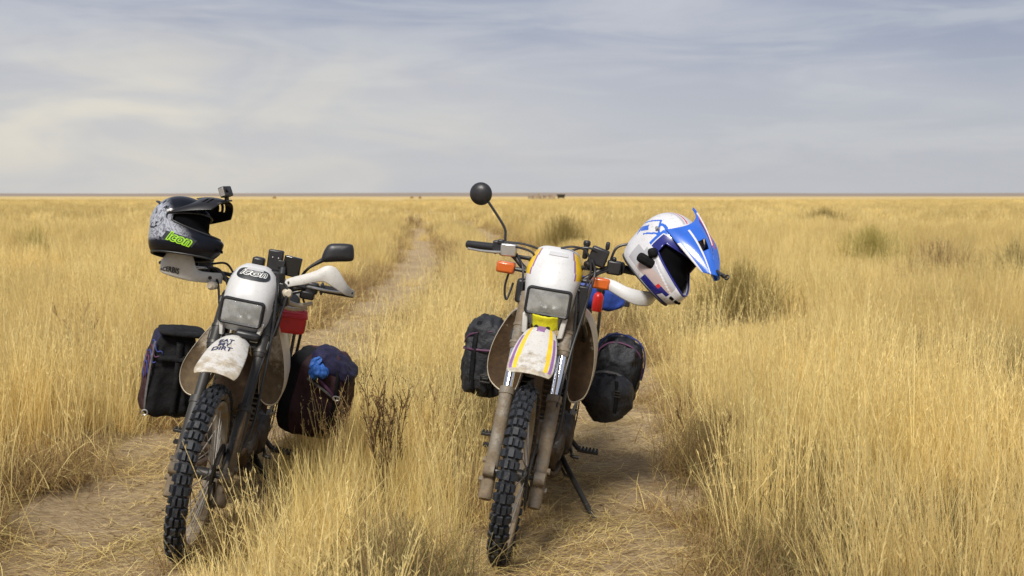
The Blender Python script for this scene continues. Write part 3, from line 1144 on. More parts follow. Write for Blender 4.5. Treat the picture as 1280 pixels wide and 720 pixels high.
def steer_matrix(deg):
    return Matrix.Translation(SA) @ Matrix.Rotation(R(deg), 4, SD) @ Matrix.Translation(-SA)


def bike_matrix(x, y, psi, lean):
    return Matrix.Translation((x, y + 0.035, -0.005)) @ Matrix.Rotation(R(psi), 4, 'Z') @ Matrix.Rotation(R(lean), 4, 'Y')


def wheel(root, name, cy, rad, hw, matrix, rim_r, knobs, disc_side=1, phase=0.0):
    o = V((0, cy, rad))
    hub = MB()
    hub.lathe([(0.022, -0.055), (0.042, -0.05), (0.042, -0.038), (0.024, -0.03), (0.024, 0.03), (0.042, 0.038), (0.042, 0.05), (0.022, 0.055)], o, n=20)
    hub.lathe([(0.010, -0.085), (0.010, 0.085)], o, n=10)
    w = hub.build(name, W['steel'], root, matrix=matrix)
    # tyre carcass
    kh = 0.011
    rc = rad - kh - hw * 0.95
    prof = []
    for k in range(19):
        a = R(-125 + 250 * k / 18)
        prof.append((rc + hw * 0.95 * math.cos(a), hw * math.sin(a)))
    t = MB()
    n0 = len(t.f)
    t.lathe(prof, o, n=72, m=0, closed=False)
    # sidewalls dusty, tread dark
    for i, f in enumerate(t.f):
        c = sum((t.v[j] for j in f), V()) / len(f)
        rr = math.hypot(c.y - o.y, c.z - o.z)
        t.m[i] = 1 if rr < rad - kh - hw * 0.55 else 0
    t.f, t.m = t.f[:-2], t.m[:-2]
    for k in range(knobs):
        th = 2 * math.pi * (k + phase) / knobs
        rows = ((-15, 0), (15, 0), (-52, 1), (52, 1)) if k % 2 == 0 else ((0, 2), (-40, 0), (40, 0), (-62, 1), (62, 1))
        for deg, kind in rows:
            ph = R(deg)
            nrm2 = (math.cos(ph), math.sin(ph))
            er = V((0, math.sin(th), math.cos(th)))
            et = V((0, math.cos(th), -math.sin(th)))
            ex = V((1, 0, 0))
            nr = er * nrm2[0] + ex * nrm2[1]
            lat = ex * nrm2[0] - er * nrm2[1]
            rot = Matrix((lat, et, nr)).transposed()
            base = o + er * (rc + hw * 0.95 * nrm2[0]) + ex * (hw * nrm2[1])
            sz = {0: (hw * 0.50, 0.036, kh * 1.5), 1: (hw * 0.50, 0.034, kh * 1.5), 2: (hw * 0.72, 0.036, kh * 1.5)}[kind]
            sz = (sz[0], 2 * math.pi * rad / knobs * (0.80 if kind != 1 else 0.70), sz[2])
            t.box(base + nr * kh * 0.35, sz, rot, 2, 0.84)
    t.build('tyre', [W['rubber'], W['sidewall'], W['knob_edge']], w, angle=30)
    rm = MB()
    rb = rim_r
    rm.lathe([(rb + 0.012, -0.026), (rb + 0.010, -0.030), (rb - 0.004, -0.026), (rb - 0.012, -0.012), (rb - 0.014, 0.0), (rb - 0.012, 0.012), (rb - 0.004, 0.026), (rb + 0.010, 0.030), (rb + 0.012, 0.026), (rb - 0.002, 0.0)], o, n=72, closed=True)
    rm.build('rim', W['rim'], w, angle=40)
    sp = MB()
    for k in range(36):
        th = 2 * math.pi * k / 36
        s = 1 if k % 2 else -1
        off = 0.32 if (k // 2) % 2 else -0.32
        a = o + V((s * 0.044, math.sin(th + off) * 0.04, math.cos(th + off) * 0.04))
        b = o + V((s * 0.008, math.sin(th) * (rb - 0.008), math.cos(th) * (rb - 0.008)))
        sp.tube([a, b], 0.0021, 5)
    sp.build('spokes', W['spoke'], w)
    d = MB()
    dr = 0.125
    d.lathe([(dr, -0.002), (dr, 0.002), (dr - 0.03, 0.002), (dr - 0.03, -0.002)], o + V((disc_side * 0.062, 0, 0)), n=40, closed=True)
    for k in range(5):
        th = 2 * math.pi * k / 5
        d.tube([o + V((disc_side * 0.055, math.sin(th) * 0.04, math.cos(th) * 0.04)), o + V((disc_side * 0.062, math.sin(th + 0.3) * (dr - 0.02), math.cos(th + 0.3) * (dr - 0.02)))], 0.006, 6)
    d.build('brake_disc', W['steel'], w)
    return w


def forks(root, mx, slider, upper, s_top=0.70, chrome=True, xoff=0.095):
    for sx in (-1, 1):
        m = MB()
        x = sx * xoff
        m.tube([on_fork(x, 0.250), on_fork(x, 0.262), on_fork(x, 0.42), on_fork(x, s_top - 0.03), on_fork(x, s_top - 0.028), on_fork(x, s_top)],
               [0.024, 0.0265, 0.0265, 0.0275, 0.031, 0.030], 18)
        # axle lug and pinch clamp
        ax = V((x * 0.93, 0, 0.345))
        m.tube([ax + V((-sx * 0.012, 0, 0)), ax + V((sx * 0.030, 0, 0))], 0.026, 14)
        m.tube([on_fork(x, 0.33), ax], 0.018, 10)
        for s in (0.40, 0.325):
            m.tube([on_fork(x + sx * 0.02, s), on_fork(x + sx * 0.036, s)], 0.012, 8)
        leg = m.build('fork_leg', slider, root, angle=40, matrix=mx)
        st = MB()
        st.tube([on_fork(x, s_top - 0.005), on_fork(x, 0.90)], 0.0205, 18)
        st.build('stanchion', W['chrome'] if chrome else W['slider_dark'], leg)
        up = MB()
        up.tube([on_fork(x, 0.865), on_fork(x, 0.875), on_fork(x, 1.11)], [0.0235, 0.0275, 0.0265], 16)
        for s in (0.885, 0.96):
            up.tube([on_fork(x, s), on_fork(x, s + 0.012)], 0.030, 16)
        up.build('fork_tube', upper, leg)
    # caliper and brake hose on the left leg
    c = MB()
    c.box(on_fork(xoff - 0.022, 0.47, -0.045), (0.045, 0.05, 0.085), Matrix.Rotation(-RAKE, 3, 'X'))
    c.box(on_fork(xoff - 0.022, 0.47, -0.015), (0.028, 0.04, 0.06), Matrix.Rotation(-RAKE, 3, 'X'))
    c.build('brake_caliper', W['steel'], root, bevel=0.006, matrix=mx)
    h = MB()
    h.tube([on_fork(xoff + 0.01, 0.48, -0.05), on_fork(xoff + 0.038, 0.60, -0.03), on_fork(xoff + 0.036, 0.78, 0.0), on_fork(xoff + 0.03, 0.95, 0.04), (0.10, 0.36, 1.06), (0.06, 0.42, 1.12)], 0.0055, 8, smooth=6)
    h.build('brake_hose', W['black'], root, matrix=mx)
    t = MB()
    for s, w_ in ((0.92, 0.05), (1.08, 0.04)):
        t.box(SA + SD * s + SN * 0.015, (xoff * 2 + 0.062, 0.062, w_), Matrix.Rotation(-RAKE, 3, 'X'))
    t.tube([SA + SD * 0.9 - SN * 0.02, SA + SD * 1.1 - SN * 0.02], 0.026, 14)
    t.build('triple_clamp', W['steel'], root, bevel=0.008, matrix=mx)


def engine_and_frame(root, wb, stand=True):
    e = MB()
    e.box((0, 0.74, 0.345), (0.22, 0.30, 0.20))
    e.lathe([(0.02, -0.15), (0.095, -0.145), (0.10, -0.10), (0.10, 0.10), (0.085, 0.15), (0.02, 0.155)], (0, 0.80, 0.35), n=24)
    e.lathe([(0.02, -0.135), (0.07, -0.13), (0.075, 0.12), (0.02, 0.13)], (0, 0.66, 0.33), n=20)
    tilt = Matrix.Rotation(R(12), 3, 'X')
    e.box((0, 0.665, 0.53), (0.13, 0.14, 0.20), tilt)
    e.build('engine', W['engine'], root, bevel=0.015)
    fi = MB()
    for k in range(8):
        fi.box((0, 0.69 - 0.021 * k * 0.21, 0.45 + 0.024 * k), (0.20, 0.19, 0.007), tilt)
    fi.box((0, 0.63, 0.67), (0.15, 0.15, 0.07), tilt)
    fi.build('cylinder_fins', W['engine'], root, bevel=0.002)
    f = MB()
    f.tube([(0, 0.36, 0.93), (0, 0.45, 0.62), (0, 0.50, 0.36), (0, 0.56, 0.25)], 0.021, 12, smooth=5)
    for sx in (-1, 1):
        f.tube([(sx * 0.02, 0.52, 0.29), (sx * 0.10, 0.58, 0.215), (sx * 0.11, 0.85, 0.215), (sx * 0.10, 0.98, 0.32), (sx * 0.09, 0.98, 0.60), (sx * 0.07, 0.92, 0.80)], 0.014, 10, smooth=4)
        f.tube([(0, 0.40, 0.90), (sx * 0.05, 0.62, 0.84), (sx * 0.08, 0.92, 0.76), (sx * 0.10, 1.35, 0.80), (sx * 0.09, 1.62, 0.86)], 0.015, 10, smooth=4)
        f.tube([(sx * 0.09, 0.99, 0.45), (sx * 0.11, 1.40, 0.80)], 0.012, 8)
    f.build('frame', W['frame'], root)
    sk = MB()
    sk.grid(lambda u, v: (0.11 * (u * 2 - 1), 0.50 + 0.36 * v, 0.185 + 0.14 * max(0, 1 - v * 2.6) ** 1.4 + 0.03 * (u * 2 - 1) ** 2), 8, 12)
    sk.build('skid_plate', W['frame'], root, solid=0.004)
    x = MB()
    x.tube([(-0.03, 0.60, 0.60), (-0.05, 0.51, 0.57), (-0.10, 0.50, 0.46), (-0.135, 0.58, 0.36), (-0.135, 0.80, 0.36), (-0.14, 0.98, 0.50), (-0.16, 1.15, 0.62)], 0.020, 14, smooth=6)
    x.build('exhaust_pipe', W['steel'], root)
    mf = MB()
    mf.tube([(-0.16, 1.12, 0.61), (-0.17, 1.17, 0.63), (-0.19, 1.50, 0.74), (-0.19, 1.52, 0.75)], [0.02, 0.052, 0.056, 0.03], 18)
    mf.build('muffler', W['steel'], root)
    s = MB()
    for sx in (-1, 1):
        s.tube([(sx * 0.09, 0.95, 0.38), (sx * 0.10, 1.20, 0.36), (sx * 0.10, wb + 0.04, 0.325)], [0.028, 0.024, 0.02], 10, flat=0.6)
    s.tube([(-0.09, 1.0, 0.37), (0.09, 1.0, 0.37)], 0.02, 10)
    s.build('swingarm', W['frame'], root)
    sh = MB()
    sh.tube([(0, 1.02, 0.42), (0, 0.96, 0.72)], 0.03, 14)
    for k in range(7):
        q = V((0, 1.02, 0.44)).lerp(V((0, 0.96, 0.70)), k / 6)
        sh.lathe([(0.03, -0.007), (0.042, -0.004), (0.042, 0.004), (0.03, 0.007)], q, (0, -0.06, 0.3), 14)
    sh.build('rear_shock', W['engine'], root)
    ch = MB()
    for z0, z1 in ((0.395, 0.40), (0.305, 0.255)):
        ch.box((0.115, 1.10, (z0 + z1) / 2), (0.010, 0.62, 0.014), Matrix.Rotation(math.atan2(z1 - z0, 0.62), 3, 'X'))
    ch.lathe([(0.085, -0.003), (0.092, -0.003), (0.092, 0.003), (0.085, 0.003)], (0.115, wb, 0.325), n=40, closed=True)
    ch.build('drive_chain', W['steel'], root)
    for sx in (-1, 1):
        p = MB()
        px = 0.135
        p.tube([(sx * px, 0.90, 0.31), (sx * 0.18, 0.88, 0.275)], 0.012, 8)
        p.box((sx * 0.225, 0.875, 0.272), (0.095, 0.042, 0.014))
        for k in range(6):
            for dy in (-0.018, 0.018):
                p.box((sx * (0.185 + 0.016 * k), 0.875 + dy, 0.282), (0.009, 0.006, 0.009))
        p.build('footpeg', W['steel'], root, bevel=0.002)
    lv = MB()
    lv.tube([(0.14, 0.83, 0.30), (0.165, 0.72, 0.285), (0.17, 0.66, 0.29), (0.20, 0.655, 0.29)], 0.008, 8, smooth=4)
    lv.build('gear_lever', W['steel'], root)
    bp = MB()
    bp.tube([(-0.14, 0.86, 0.29), (-0.17, 0.72, 0.27), (-0.18, 0.65, 0.275)], 0.009, 8, smooth=4)
    bp.box((-0.195, 0.645, 0.278), (0.06, 0.035, 0.014))
    bp.build('brake_pedal', W['steel'], root)


def side_stand(root, foot):
    st = MB()
    top = V((0.115, 0.84, 0.23))
    foot = V(foot)
    st.tube([top, top.lerp(foot, 0.12), foot], [0.016, 0.0135, 0.0125], 12)
    st.tube([top.lerp(foot, 0.30) + V((-0.035, 0, 0)), top.lerp(foot, 0.30)], 0.006, 6)
    st.tube([top + V((-0.03, 0.01, 0.0)), top.lerp(foot, 0.30) + V((-0.03, 0, 0))], 0.006, 6)
    st.box(foot + V((0.01, 0, 0)), (0.06, 0.045, 0.012))
    st.build('side_stand', W['steel'], root)


def rear_end(root, wb):
    s = MB()
    rings = []
    for y, z, w_, h in ((0.74, 0.89, 0.07, 0.06), (0.86, 0.885, 0.095, 0.08), (1.05, 0.865, 0.115, 0.09), (1.30, 0.87, 0.125, 0.085), (1.52, 0.895, 0.115, 0.07), (1.60, 0.905, 0.09, 0.05)):
        rings.append([V((w_ * math.copysign(abs(math.cos(a)) ** 0.6, math.cos(a)), y, z + h * 0.5 * math.copysign(abs(math.sin(a)) ** 0.6, math.sin(a)))) for a in (2 * math.pi * k / 20 for k in range(20))])
    s.loft(rings).build('seat', W['fabric'], root, angle=60)
    f = MB()
    f.grid(lambda u, v: (0.085 * (u * 2 - 1), 1.25 + 0.70 * v, 0.80 + 0.12 * math.sin(v * 1.9) - 0.035 * (u * 2 - 1) ** 4), 10, 14)
    f.build('rear_fender', W['white'], root, solid=0.004)
    for sx in (-1, 1):
        MB().box((sx * 0.125, 1.08, 0.74), (0.014, 0.26, 0.18)).build('side_panel', W['cream'], root, bevel=0.006)
    rk = MB()
    for sx in (-1, 1):
        rk.tube([(sx * 0.10, 1.05, 0.84), (sx * 0.155, 1.05, 0.80), (sx * 0.155, 1.05, 0.48), (sx * 0.155, 1.42, 0.48), (sx * 0.155, 1.42, 0.86), (sx * 0.10, 1.55, 0.88)], 0.008, 8, smooth=3)
    rk.build('luggage_rack', W['steel'], root)


def handlebar(root, mx, pts, cross=True):
    b = MB()
    P = [V((-p[0], p[1], p[2])) for p in reversed(pts)] + [V(p) for p in pts]
    b.tube(P, 0.0115, 12, smooth=6)
    if cross:
        q = pts[-3]
        b.tube([(-q[0], q[1], q[2] - 0.005), (q[0], q[1], q[2] - 0.005)], 0.0085, 10)
    bar = b.build('handlebar', W['steel'], root, matrix=mx)
    for sx in (-1, 1):
        MB().box((sx * 0.05, pts[0][1], pts[0][2] - 0.03), (0.03, 0.045, 0.085)).build('bar_clamp', W['alloy'], bar, bevel=0.005)
    return bar


def grip(parent, a, b, left=False, r=0.0165):
    a, b = V(a), V(b)
    g = MB()
    pts, rs = [], []
    n = 26
    for k in range(n + 1):
        t = k / n
        pts.append(a.lerp(b, t))
        rs.append(r * (1.0 if 0 < k < n else 0.9) + (0.0016 if k % 2 else 0))
    g.tube(pts, rs, 14)
    d = (a - b).normalized()
    g.tube([a - d * 0.004, a, a + d * 0.006], [0.027, 0.029, 0.018], 16)
    return g.build('grip', W['black'], parent, angle=60)


def lever(parent, pts, m='alloy'):
    l = MB()
    l.tube(pts, [0.010, 0.009, 0.0075, 0.007, 0.0085][:len(pts)], 10, smooth=5, flat=0.7)
    return l.build('lever', W[m], parent)


def cables(root, mx, lines, r=0.0048):
    c = MB()
    for p in lines:
        c.tube(p, r, 7, smooth=6)
    return c.build('control_cables', W['black'], root, matrix=mx)


def cowl_grid(sections, nu=64, nv=80):
    """sections: (y, z, half width, depth, side drop, squareness); returns fn(u, v)"""
    S = sections

    def val(v, i):
        t = v * (len(S) - 1)
        k = min(int(t), len(S) - 2)
        f = t - k
        p0, p1, p2, p3 = S[max(k - 1, 0)][i], S[k][i], S[k + 1][i], S[min(k + 2, len(S) - 1)][i]
        return 0.5 * (2 * p1 + (p2 - p0) * f + (2 * p0 - 5 * p1 + 4 * p2 - p3) * f * f + (3 * p1 - p0 - 3 * p2 + p3) * f ** 3)

    def fn(u, v):
        a = (u * 2 - 1) * R(90)
        e = val(v, 5)
        sx = math.copysign(abs(math.sin(a)) ** e, a)
        cx = abs(math.cos(a)) ** (e * 1.25)
        return V((val(v, 2) * sx, val(v, 0) + val(v, 3) * (1 - cx), val(v, 1) - val(v, 4) * abs(sx) ** 4))
    return fn


def rrect(w, h, r, n=5):
    pts = []
    for cx, cz, a0 in ((w - r, h - r, 0), (-w + r, h - r, 90), (-w + r, -h + r, 180), (w - r, -h + r, 270)):
        for k in range(n + 1):
            a = R(a0 + 90 * k / n)
            pts.append((cx + r * math.cos(a), cz + r * math.sin(a)))
    return pts


def headlight(cowl, cx, cz, w, h, yfun, tilt):
    """rounded rectangular lamp: dark rubber surround, white bezel, fluted glass. yfun gives the face depth"""
    M_ = Matrix.Translation((cx, yfun, cz)) @ Matrix.Rotation(tilt, 4, 'X')
    out = rrect(w, h, 0.022)
    bz = MB()
    ring = [M_ @ V((x, 0.0, z)) for x, z in rrect(w + 0.006, h + 0.006, 0.016)]
    n = len(ring)
    prof = [(-0.004, 0.012), (-0.006, -0.003), (0.000, -0.007), (0.005, -0.003), (0.006, 0.02)]
    rings = []
    for k in range(len(prof)):
        s, y = prof[k]
        rings.append([M_ @ V((x, y, z)) for x, z in rrect(w + s, h + s, 0.013 + s)])
    bz.loft(rings, 0, caps=False)
    lamp = bz.build('headlight', W['black'], cowl, angle=60)
    def sq(u, v):
        a, b = u * 2 - 1, v * 2 - 1
        x, z = a * w, b * h
        rr = 0.012
        dx, dz = abs(x) - (w - rr), abs(z) - (h - rr)
        if dx > 0 and dz > 0:
            k = max(dx, dz) / math.hypot(dx, dz)
            x = math.copysign(w - rr + dx * k, x)
            z = math.copysign(h - rr + dz * k, z)
        return x, z, max(abs(a), abs(b))

    def bowl(u, v):
        x, z, e = sq(u, v)
        d = math.hypot(x / w, z / h * 0.75)
        return M_ @ V((x, 0.050 * max(0.0, 1 - d * d * 0.75) * (1 - e ** 8) + 0.004, z))
    MB().grid(bowl, 40, 30).build('reflector', W['reflector'], lamp, angle=180)
    bu = MB()
    bu.lathe([(0.001, -0.030), (0.010, -0.028), (0.013, -0.018), (0.011, 0.0), (0.014, 0.012)], M_ @ V((0, 0.040, 0)), (0, 1, 0), 18)
    bu.build('bulb', W['bulb'], lamp)

    def glass(u, v):
        x, z, e = sq(u, v)
        return M_ @ V((x, 0.001 - 0.007 * (1 - e ** 4), z))
    MB().grid(glass, 44, 30).build('headlight_lens', W['lens'], lamp, angle=180)
    return lamp


def fender(root, mx, line, mats, mf, droop, nu=48, nv=60, name='front_fender', curl=2.2):
    """line: (y, z, half width) from the back to the tip"""
    P = catmull([V((w, y, z)) for y, z, w in line], 12)

    def fn(u, v):
        t = v * (len(P) - 1)
        k = min(int(t), len(P) - 2)
        p = P[k].lerp(P[k + 1], t - k)
        a = u * 2 - 1
        end = max(0.0, (v - 0.86) / 0.14)
        w = p.x * (1 - 0.10 * end ** 3)
        tip = -0.022 * (1 - abs(a) ** 2.5) * min(1.0, max(0, (v - 0.7) / 0.3))
        return V((w * a, p.y + tip * 0.5, p.z + tip * 0.55 - droop * abs(a) ** curl))
    o = MB().grid(fn, nu, nv, mf).build(name, mats, root, angle=180, solid=0.0035, matrix=mx, offset=1.0)
    return o, fn


def fender_text(fn, u0, v0, du, dv, lift=0.0025):
    """text plane -> fender surface; a across, b up (towards the back)"""
    def f(a, b):
        u, v = u0 + a * du, v0 - b * dv
        p = fn(u, v)
        n = (fn(u + 0.01, v) - fn(u - 0.01, v)).cross(fn(u, v + 0.01) - fn(u, v - 0.01))
        n.normalize()
        if n.z < 0:
            n = -n
        return p + n * lift
    return f


def cowl_text(fn, u0, v0, du, dv, lift=0.0025, rot=0.0):
    def f(a, b):
        c, s = math.cos(rot), math.sin(rot)
        a2, b2 = a * c - b * s, a * s + b * c
        u, v = u0 + a2 * du, v0 + b2 * dv
        p = fn(u, v)
        n = (fn(u + 0.01, v) - fn(u - 0.01, v)).cross(fn(u, v + 0.01) - fn(u, v - 0.01))
        n.normalize()
        if n.y > 0:
            n = -n
        return p + n * lift
    return f


def side_lobe(root, name, outline, y0, y1, mats, bulge=0.03, label=None):
    """tank wing / radiator shroud: outline of (x, z) seen from the front; cream rim, muddy face"""
    sm = catmull([V((x, 0, z)) for x, z in outline] + [V((outline[0][0], 0, outline[0][1]))], 5)[:-1]
    c = sum(sm, V()) / len(sm)
    m = MB()
    rings = []
    #     depth along y, shrink towards the centre, extra push
    prof = ((y0 + 0.010, 0.02), (y0 + 0.004, 0.55), (y0 + 0.001, 0.90), (y0 - 0.002, 0.945), (y0 - 0.003, 0.965), (y0 + 0.003, 0.99), (y0 + 0.02, 1.0), (y1 * 0.5 + y0 * 0.5, 0.97), (y1, 0.80), (y1 + 0.01, 0.02))
    for y, k in prof:
        rings.append([V((c.x + (p.x - c.x) * k, y + (0.10 * (abs(p.x) - 0.1) if True else 0), c.z + (p.z - c.z) * k)) for p in sm])
    m.loft(rings)
    n = len(sm)
    for i in range(len(m.f)):
        m.m[i] = 0 if i < 3 * n else 1
    m.m[-2] = 0
    o = m.build(name, mats, root, angle=50)
    if label:
        o['label'] = label
    return o


def bolts(fn, spots, parent, r=0.006, mx=None, towards=(0, -1, 0.3)):
    """small dark bolt heads sunk into a shell fn(u, v)"""
    for u, v in spots:
        p = fn(u, v)
        n = (fn(u + 0.01, v) - fn(u - 0.01, v)).cross(fn(u, v + 0.01) - fn(u, v - 0.01)).normalized()
        if n.dot(V(towards)) < 0:
            n = -n
        b = MB()
        b.lathe([(r * 1.5, -0.002), (r * 1.5, 0.0042), (r, 0.0046), (r, 0.008), (r * 0.5, 0.0082), (0.0005, 0.006)], p, n, 10)
        b.build('bolt', W['steel'], parent, matrix=mx)


def indicator(root, mx, base, tip, size=(0.075, 0.05, 0.046)):
    m = MB()
    base, tip = V(base), V(tip)
    m.tube([base, tip], 0.009, 8)
    st = m.build('turn_signal', W['black'], root, matrix=mx)
    d = MB()
    sx = 1 if tip.x > base.x else -1
    c = tip + V((sx * size[0] * 0.5, 0, 0))
    d.box(c, size)
    d.build('indicator_lens', W['orange'], st, bevel=0.009)
    h = MB()
    h.box(c + V((0, size[1] * 0.5 + 0.008, 0)), (size[0] * 0.95, 0.018, size[2] * 0.95))
    h.build('indicator_body', W['black'], st, bevel=0.006)
    return st


# ------------------------------------------------------------------ right motorcycle
def right_bike():
    B = bike_matrix(-0.043, 4.153, -8.5, 8.2)
    mx = steer_matrix(2.1)
    root = empty('motorcycle', B, 'muddy white dirt bike with yellow and purple stripes and a round black mirror', 'motorcycle')
    wheel(root, 'front_wheel', 0.0, 0.345, 0.0300, mx, 0.272, 52, 1)
    wheel(root, 'rear_wheel', 1.42, 0.325, 0.058, None, 0.232, 40, -1, 0.3)
    forks(root, mx, W['slider'], W['slider'])
    engine_and_frame(root, 1.42)
    side_stand(root, (0.318, 0.57, 0.046))
    rear_end(root, 1.42)
    # cowl
    S = [(0.290, 0.885, 0.070, 0.06, 0.0, 0.55), (0.262, 0.930, 0.092, 0.12, 0.0, 0.55), (0.258, 0.985, 0.101, 0.13, 0.0, 0.6), (0.266, 1.045, 0.110, 0.13, 0.0, 0.7),
         (0.290, 1.100, 0.116, 0.13, 0.004, 0.8), (0.322, 1.145, 0.108, 0.12, 0.012, 0.85), (0.360, 1.180, 0.096, 0.10, 0.02, 0.85), (0.41, 1.200, 0.085, 0.06, 0.02, 0.85)]
    fn = cowl_grid(S)
    LC = (0.004, 0.987)
    LW, LH = 0.086, 0.051

    def mf(u, v):
        p = fn(u, v)
        k = abs(u * 2 - 1)
        if v > 0.52 and v < 0.93:
            inner = 0.50 - 0.16 * (v - 0.52) + 0.0
            if k > inner + 0.055 and k < 0.97:
                return 1
            if k > inner:
                return 2
        return 0

    def keep(u, v):
        p = fn(u, v)
        return not (abs(p.x - LC[0]) < LW - 0.004 and abs(p.z - LC[1]) < LH - 0.004 and p.y < 0.33)
    cowl = MB().grid(fn, 72, 100, mf, keep).build('headlight_cowl', [W['white_clean'], W['yellow'], W['purple']], root, angle=180, solid=0.003, matrix=mx)
    headlight(cowl, LC[0], LC[1], LW, LH, 0.252, R(-3))
    lab = MB()
    v_, f_ = [], []
    ft = cowl_text(fn, 0.53, 0.83, 1 / 0.34, 1 / 0.36)
    lab.grid(lambda a, b: ft((a - 0.5) * 0.072, (b - 0.5) * 0.022), 10, 4)
    lab.build('label', W['grey_label'], cowl, angle=180)
    for sx in (-1, 1):
        MB().prism([(sx * 0.060, 0.845), (sx * 0.083, 0.850), (sx * 0.090, 0.93), (sx * 0.070, 0.93)], 0.262, 0.300).build('cowl_leg', W['white'], cowl, bevel=0.005)
    yl = MB()
    yl.grid(lambda u, v: (-0.045 + 0.095 * u + 0.006 * v, 0.245 - 0.03 * math.sin(u * 3.14) + 0.02 * v, 0.935 - 0.05 * v - 0.010 * math.sin(u * 3.1) * v + 0.006 * mnoise.noise((u * 4, v * 3, 1))), 18, 10)
    yl.build('yellow_flap', W['limeyellow'], root, solid=0.006, matrix=mx, angle=180)

    # front fender
    def ff(u, v):
        k = abs(u * 2 - 1)
        if v < 0.36 and k < 0.34 + 0.0 and v > 0.16:
            return 2 if k < 0.42 - v * 0.5 else 0
        if v > 0.93:
            return 0
        q = 0.05 * (v - 0.5)
        if 0.55 + q < k < 0.74 + q and v > 0.2:
            return 1
        if 0.78 + q < k < 0.93 and v > 0.42:
            return 2
        return 0
    fd, ffn = fender(root, mx, [(0.30, 0.868, 0.050), (0.22, 0.893, 0.056), (0.14, 0.877, 0.070), (0.05, 0.842, 0.083), (-0.04, 0.803, 0.088), (-0.105, 0.773, 0.085)], [W['fender'], W['yellow'], W['purple']], ff, 0.022)
    bolts(ffn, ((0.30, 0.24), (0.70, 0.24)), fd, towards=(0, 0, 1))
    bolts(fn, ((0.06, 0.42), (0.94, 0.42), (0.08, 0.70), (0.92, 0.70)), cowl)
    # wings of the big tank
    side_lobe(root, 'tank_wing', [(-0.09, 0.93), (-0.145, 0.915), (-0.185, 0.86), (-0.225, 0.76), (-0.238, 0.66), (-0.215, 0.585), (-0.15, 0.545), (-0.10, 0.56), (-0.075, 0.70), (-0.07, 0.84)], 0.50, 0.86, [W['tankmud'], W['cream']])
    side_lobe(root, 'tank_wing', [(0.09, 0.96), (0.135, 0.945), (0.175, 0.89), (0.205, 0.80), (0.215, 0.70), (0.205, 0.61), (0.18, 0.565), (0.13, 0.56), (0.095, 0.70), (0.08, 0.84)], 0.50, 0.86, [W['tankmud'], W['cream']])
    tk = MB()
    rings = []
    for y, z, w_, h in ((0.44, 0.93, 0.05, 0.06), (0.50, 0.93, 0.10, 0.12), (0.64, 0.93, 0.14, 0.16), (0.80, 0.91, 0.13, 0.14), (0.92, 0.88, 0.09, 0.08)):
        rings.append([V((w_ * math.cos(a), y, z + h * 0.5 * math.sin(a))) for a in (2 * math.pi * k / 24 for k in range(24))])
    tk.loft(rings).build('fuel_tank', W['cream'], root, angle=70)
    # bars
    bpts = [(0.04, 0.44, 1.075), (0.115, 0.445, 1.080), (0.19, 0.465, 1.135), (0.26, 0.495, 1.150), (0.385, 0.548, 1.140)]
    bar = handlebar(root, mx, bpts)
    grip(bar, (-0.265, 0.497, 1.150), (-0.395, 0.552, 1.139))
    grip(bar, (0.265, 0.497, 1.150), (0.395, 0.552, 1.139))
    lever(bar, [(-0.21, 0.455, 1.140), (-0.26, 0.435, 1.135), (-0.315, 0.448, 1.130), (-0.37, 0.475, 1.128), (-0.378, 0.477, 1.128)])
    mc = MB()
    mc.box((-0.205, 0.455, 1.152), (0.066, 0.05, 0.052), Matrix.Rotation(R(-4), 3, 'Y'))
    mc.build('master_cylinder', W['alloy'], bar, bevel=0.006)
    sw = MB()
    sw.box((-0.255, 0.49, 1.155), (0.045, 0.05, 0.05))
    sw.box((-0.245, 0.475, 1.178), (0.028, 0.03, 0.02))
    sw.tube([(-0.245, 0.488, 1.15), (-0.235, 0.488, 1.15)], 0.030, 14)
    sw.build('throttle_housing', W['black'], bar, bevel=0.006)
    sw = MB()
    sw.box((0.235, 0.48, 1.150), (0.06, 0.055, 0.058))
    sw.box((0.23, 0.46, 1.185), (0.02, 0.02, 0.02))
    sw.build('switch_housing', W['black'], bar, bevel=0.008)
    # instruments and phone clamp behind the cowl
    ins = MB()
    ins.box((0.165, 0.46, 1.185), (0.075, 0.05, 0.075), Matrix.Rotation(R(12), 3, 'Y'))
    ins.box((0.195, 0.462, 1.235), (0.018, 0.022, 0.035))
    ins.box((0.11, 0.44, 1.20), (0.022, 0.025, 0.065))
    ins.tube([(0.11, 0.44, 1.22), (0.11, 0.44, 1.245)], 0.015, 10)
    ins.tube([(0.12, 0.43, 1.14), (0.15, 0.45, 1.16)], 0.02, 10)
    ins.build('instrument_pod', W['black'], bar, bevel=0.008)
    # mirrors
    m = MB()
    m.tube([(-0.225, 0.49, 1.155), (-0.233, 0.495, 1.20), (-0.240, 0.50, 1.232), (-0.275, 0.508, 1.275), (-0.335, 0.518, 1.338)], 0.0055, 8, smooth=4)
    mir = m.build('mirror', W['black'], bar)
    h = MB()
    h.lathe([(0.001, -0.026), (0.022, -0.024), (0.038, -0.016), (0.0465, -0.004), (0.0485, 0.004), (0.047, 0.010), (0.044, 0.011), (0.001, 0.011)], (-0.367, 0.52, 1.360), (0.1, 1, 0.05), 32)
    h.build('mirror_head', W['black'], mir, angle=70)
    m = MB()
    m.tube([(0.215, 0.49, 1.15), (0.220, 0.495, 1.20), (0.235, 0.50, 1.235), (0.28, 0.505, 1.255), (0.36, 0.53, 1.27)], 0.0055, 8, smooth=4)
    m.build('mirror_stem', W['black'], bar)
    # hand guard on the left hand side
    hg = MB()
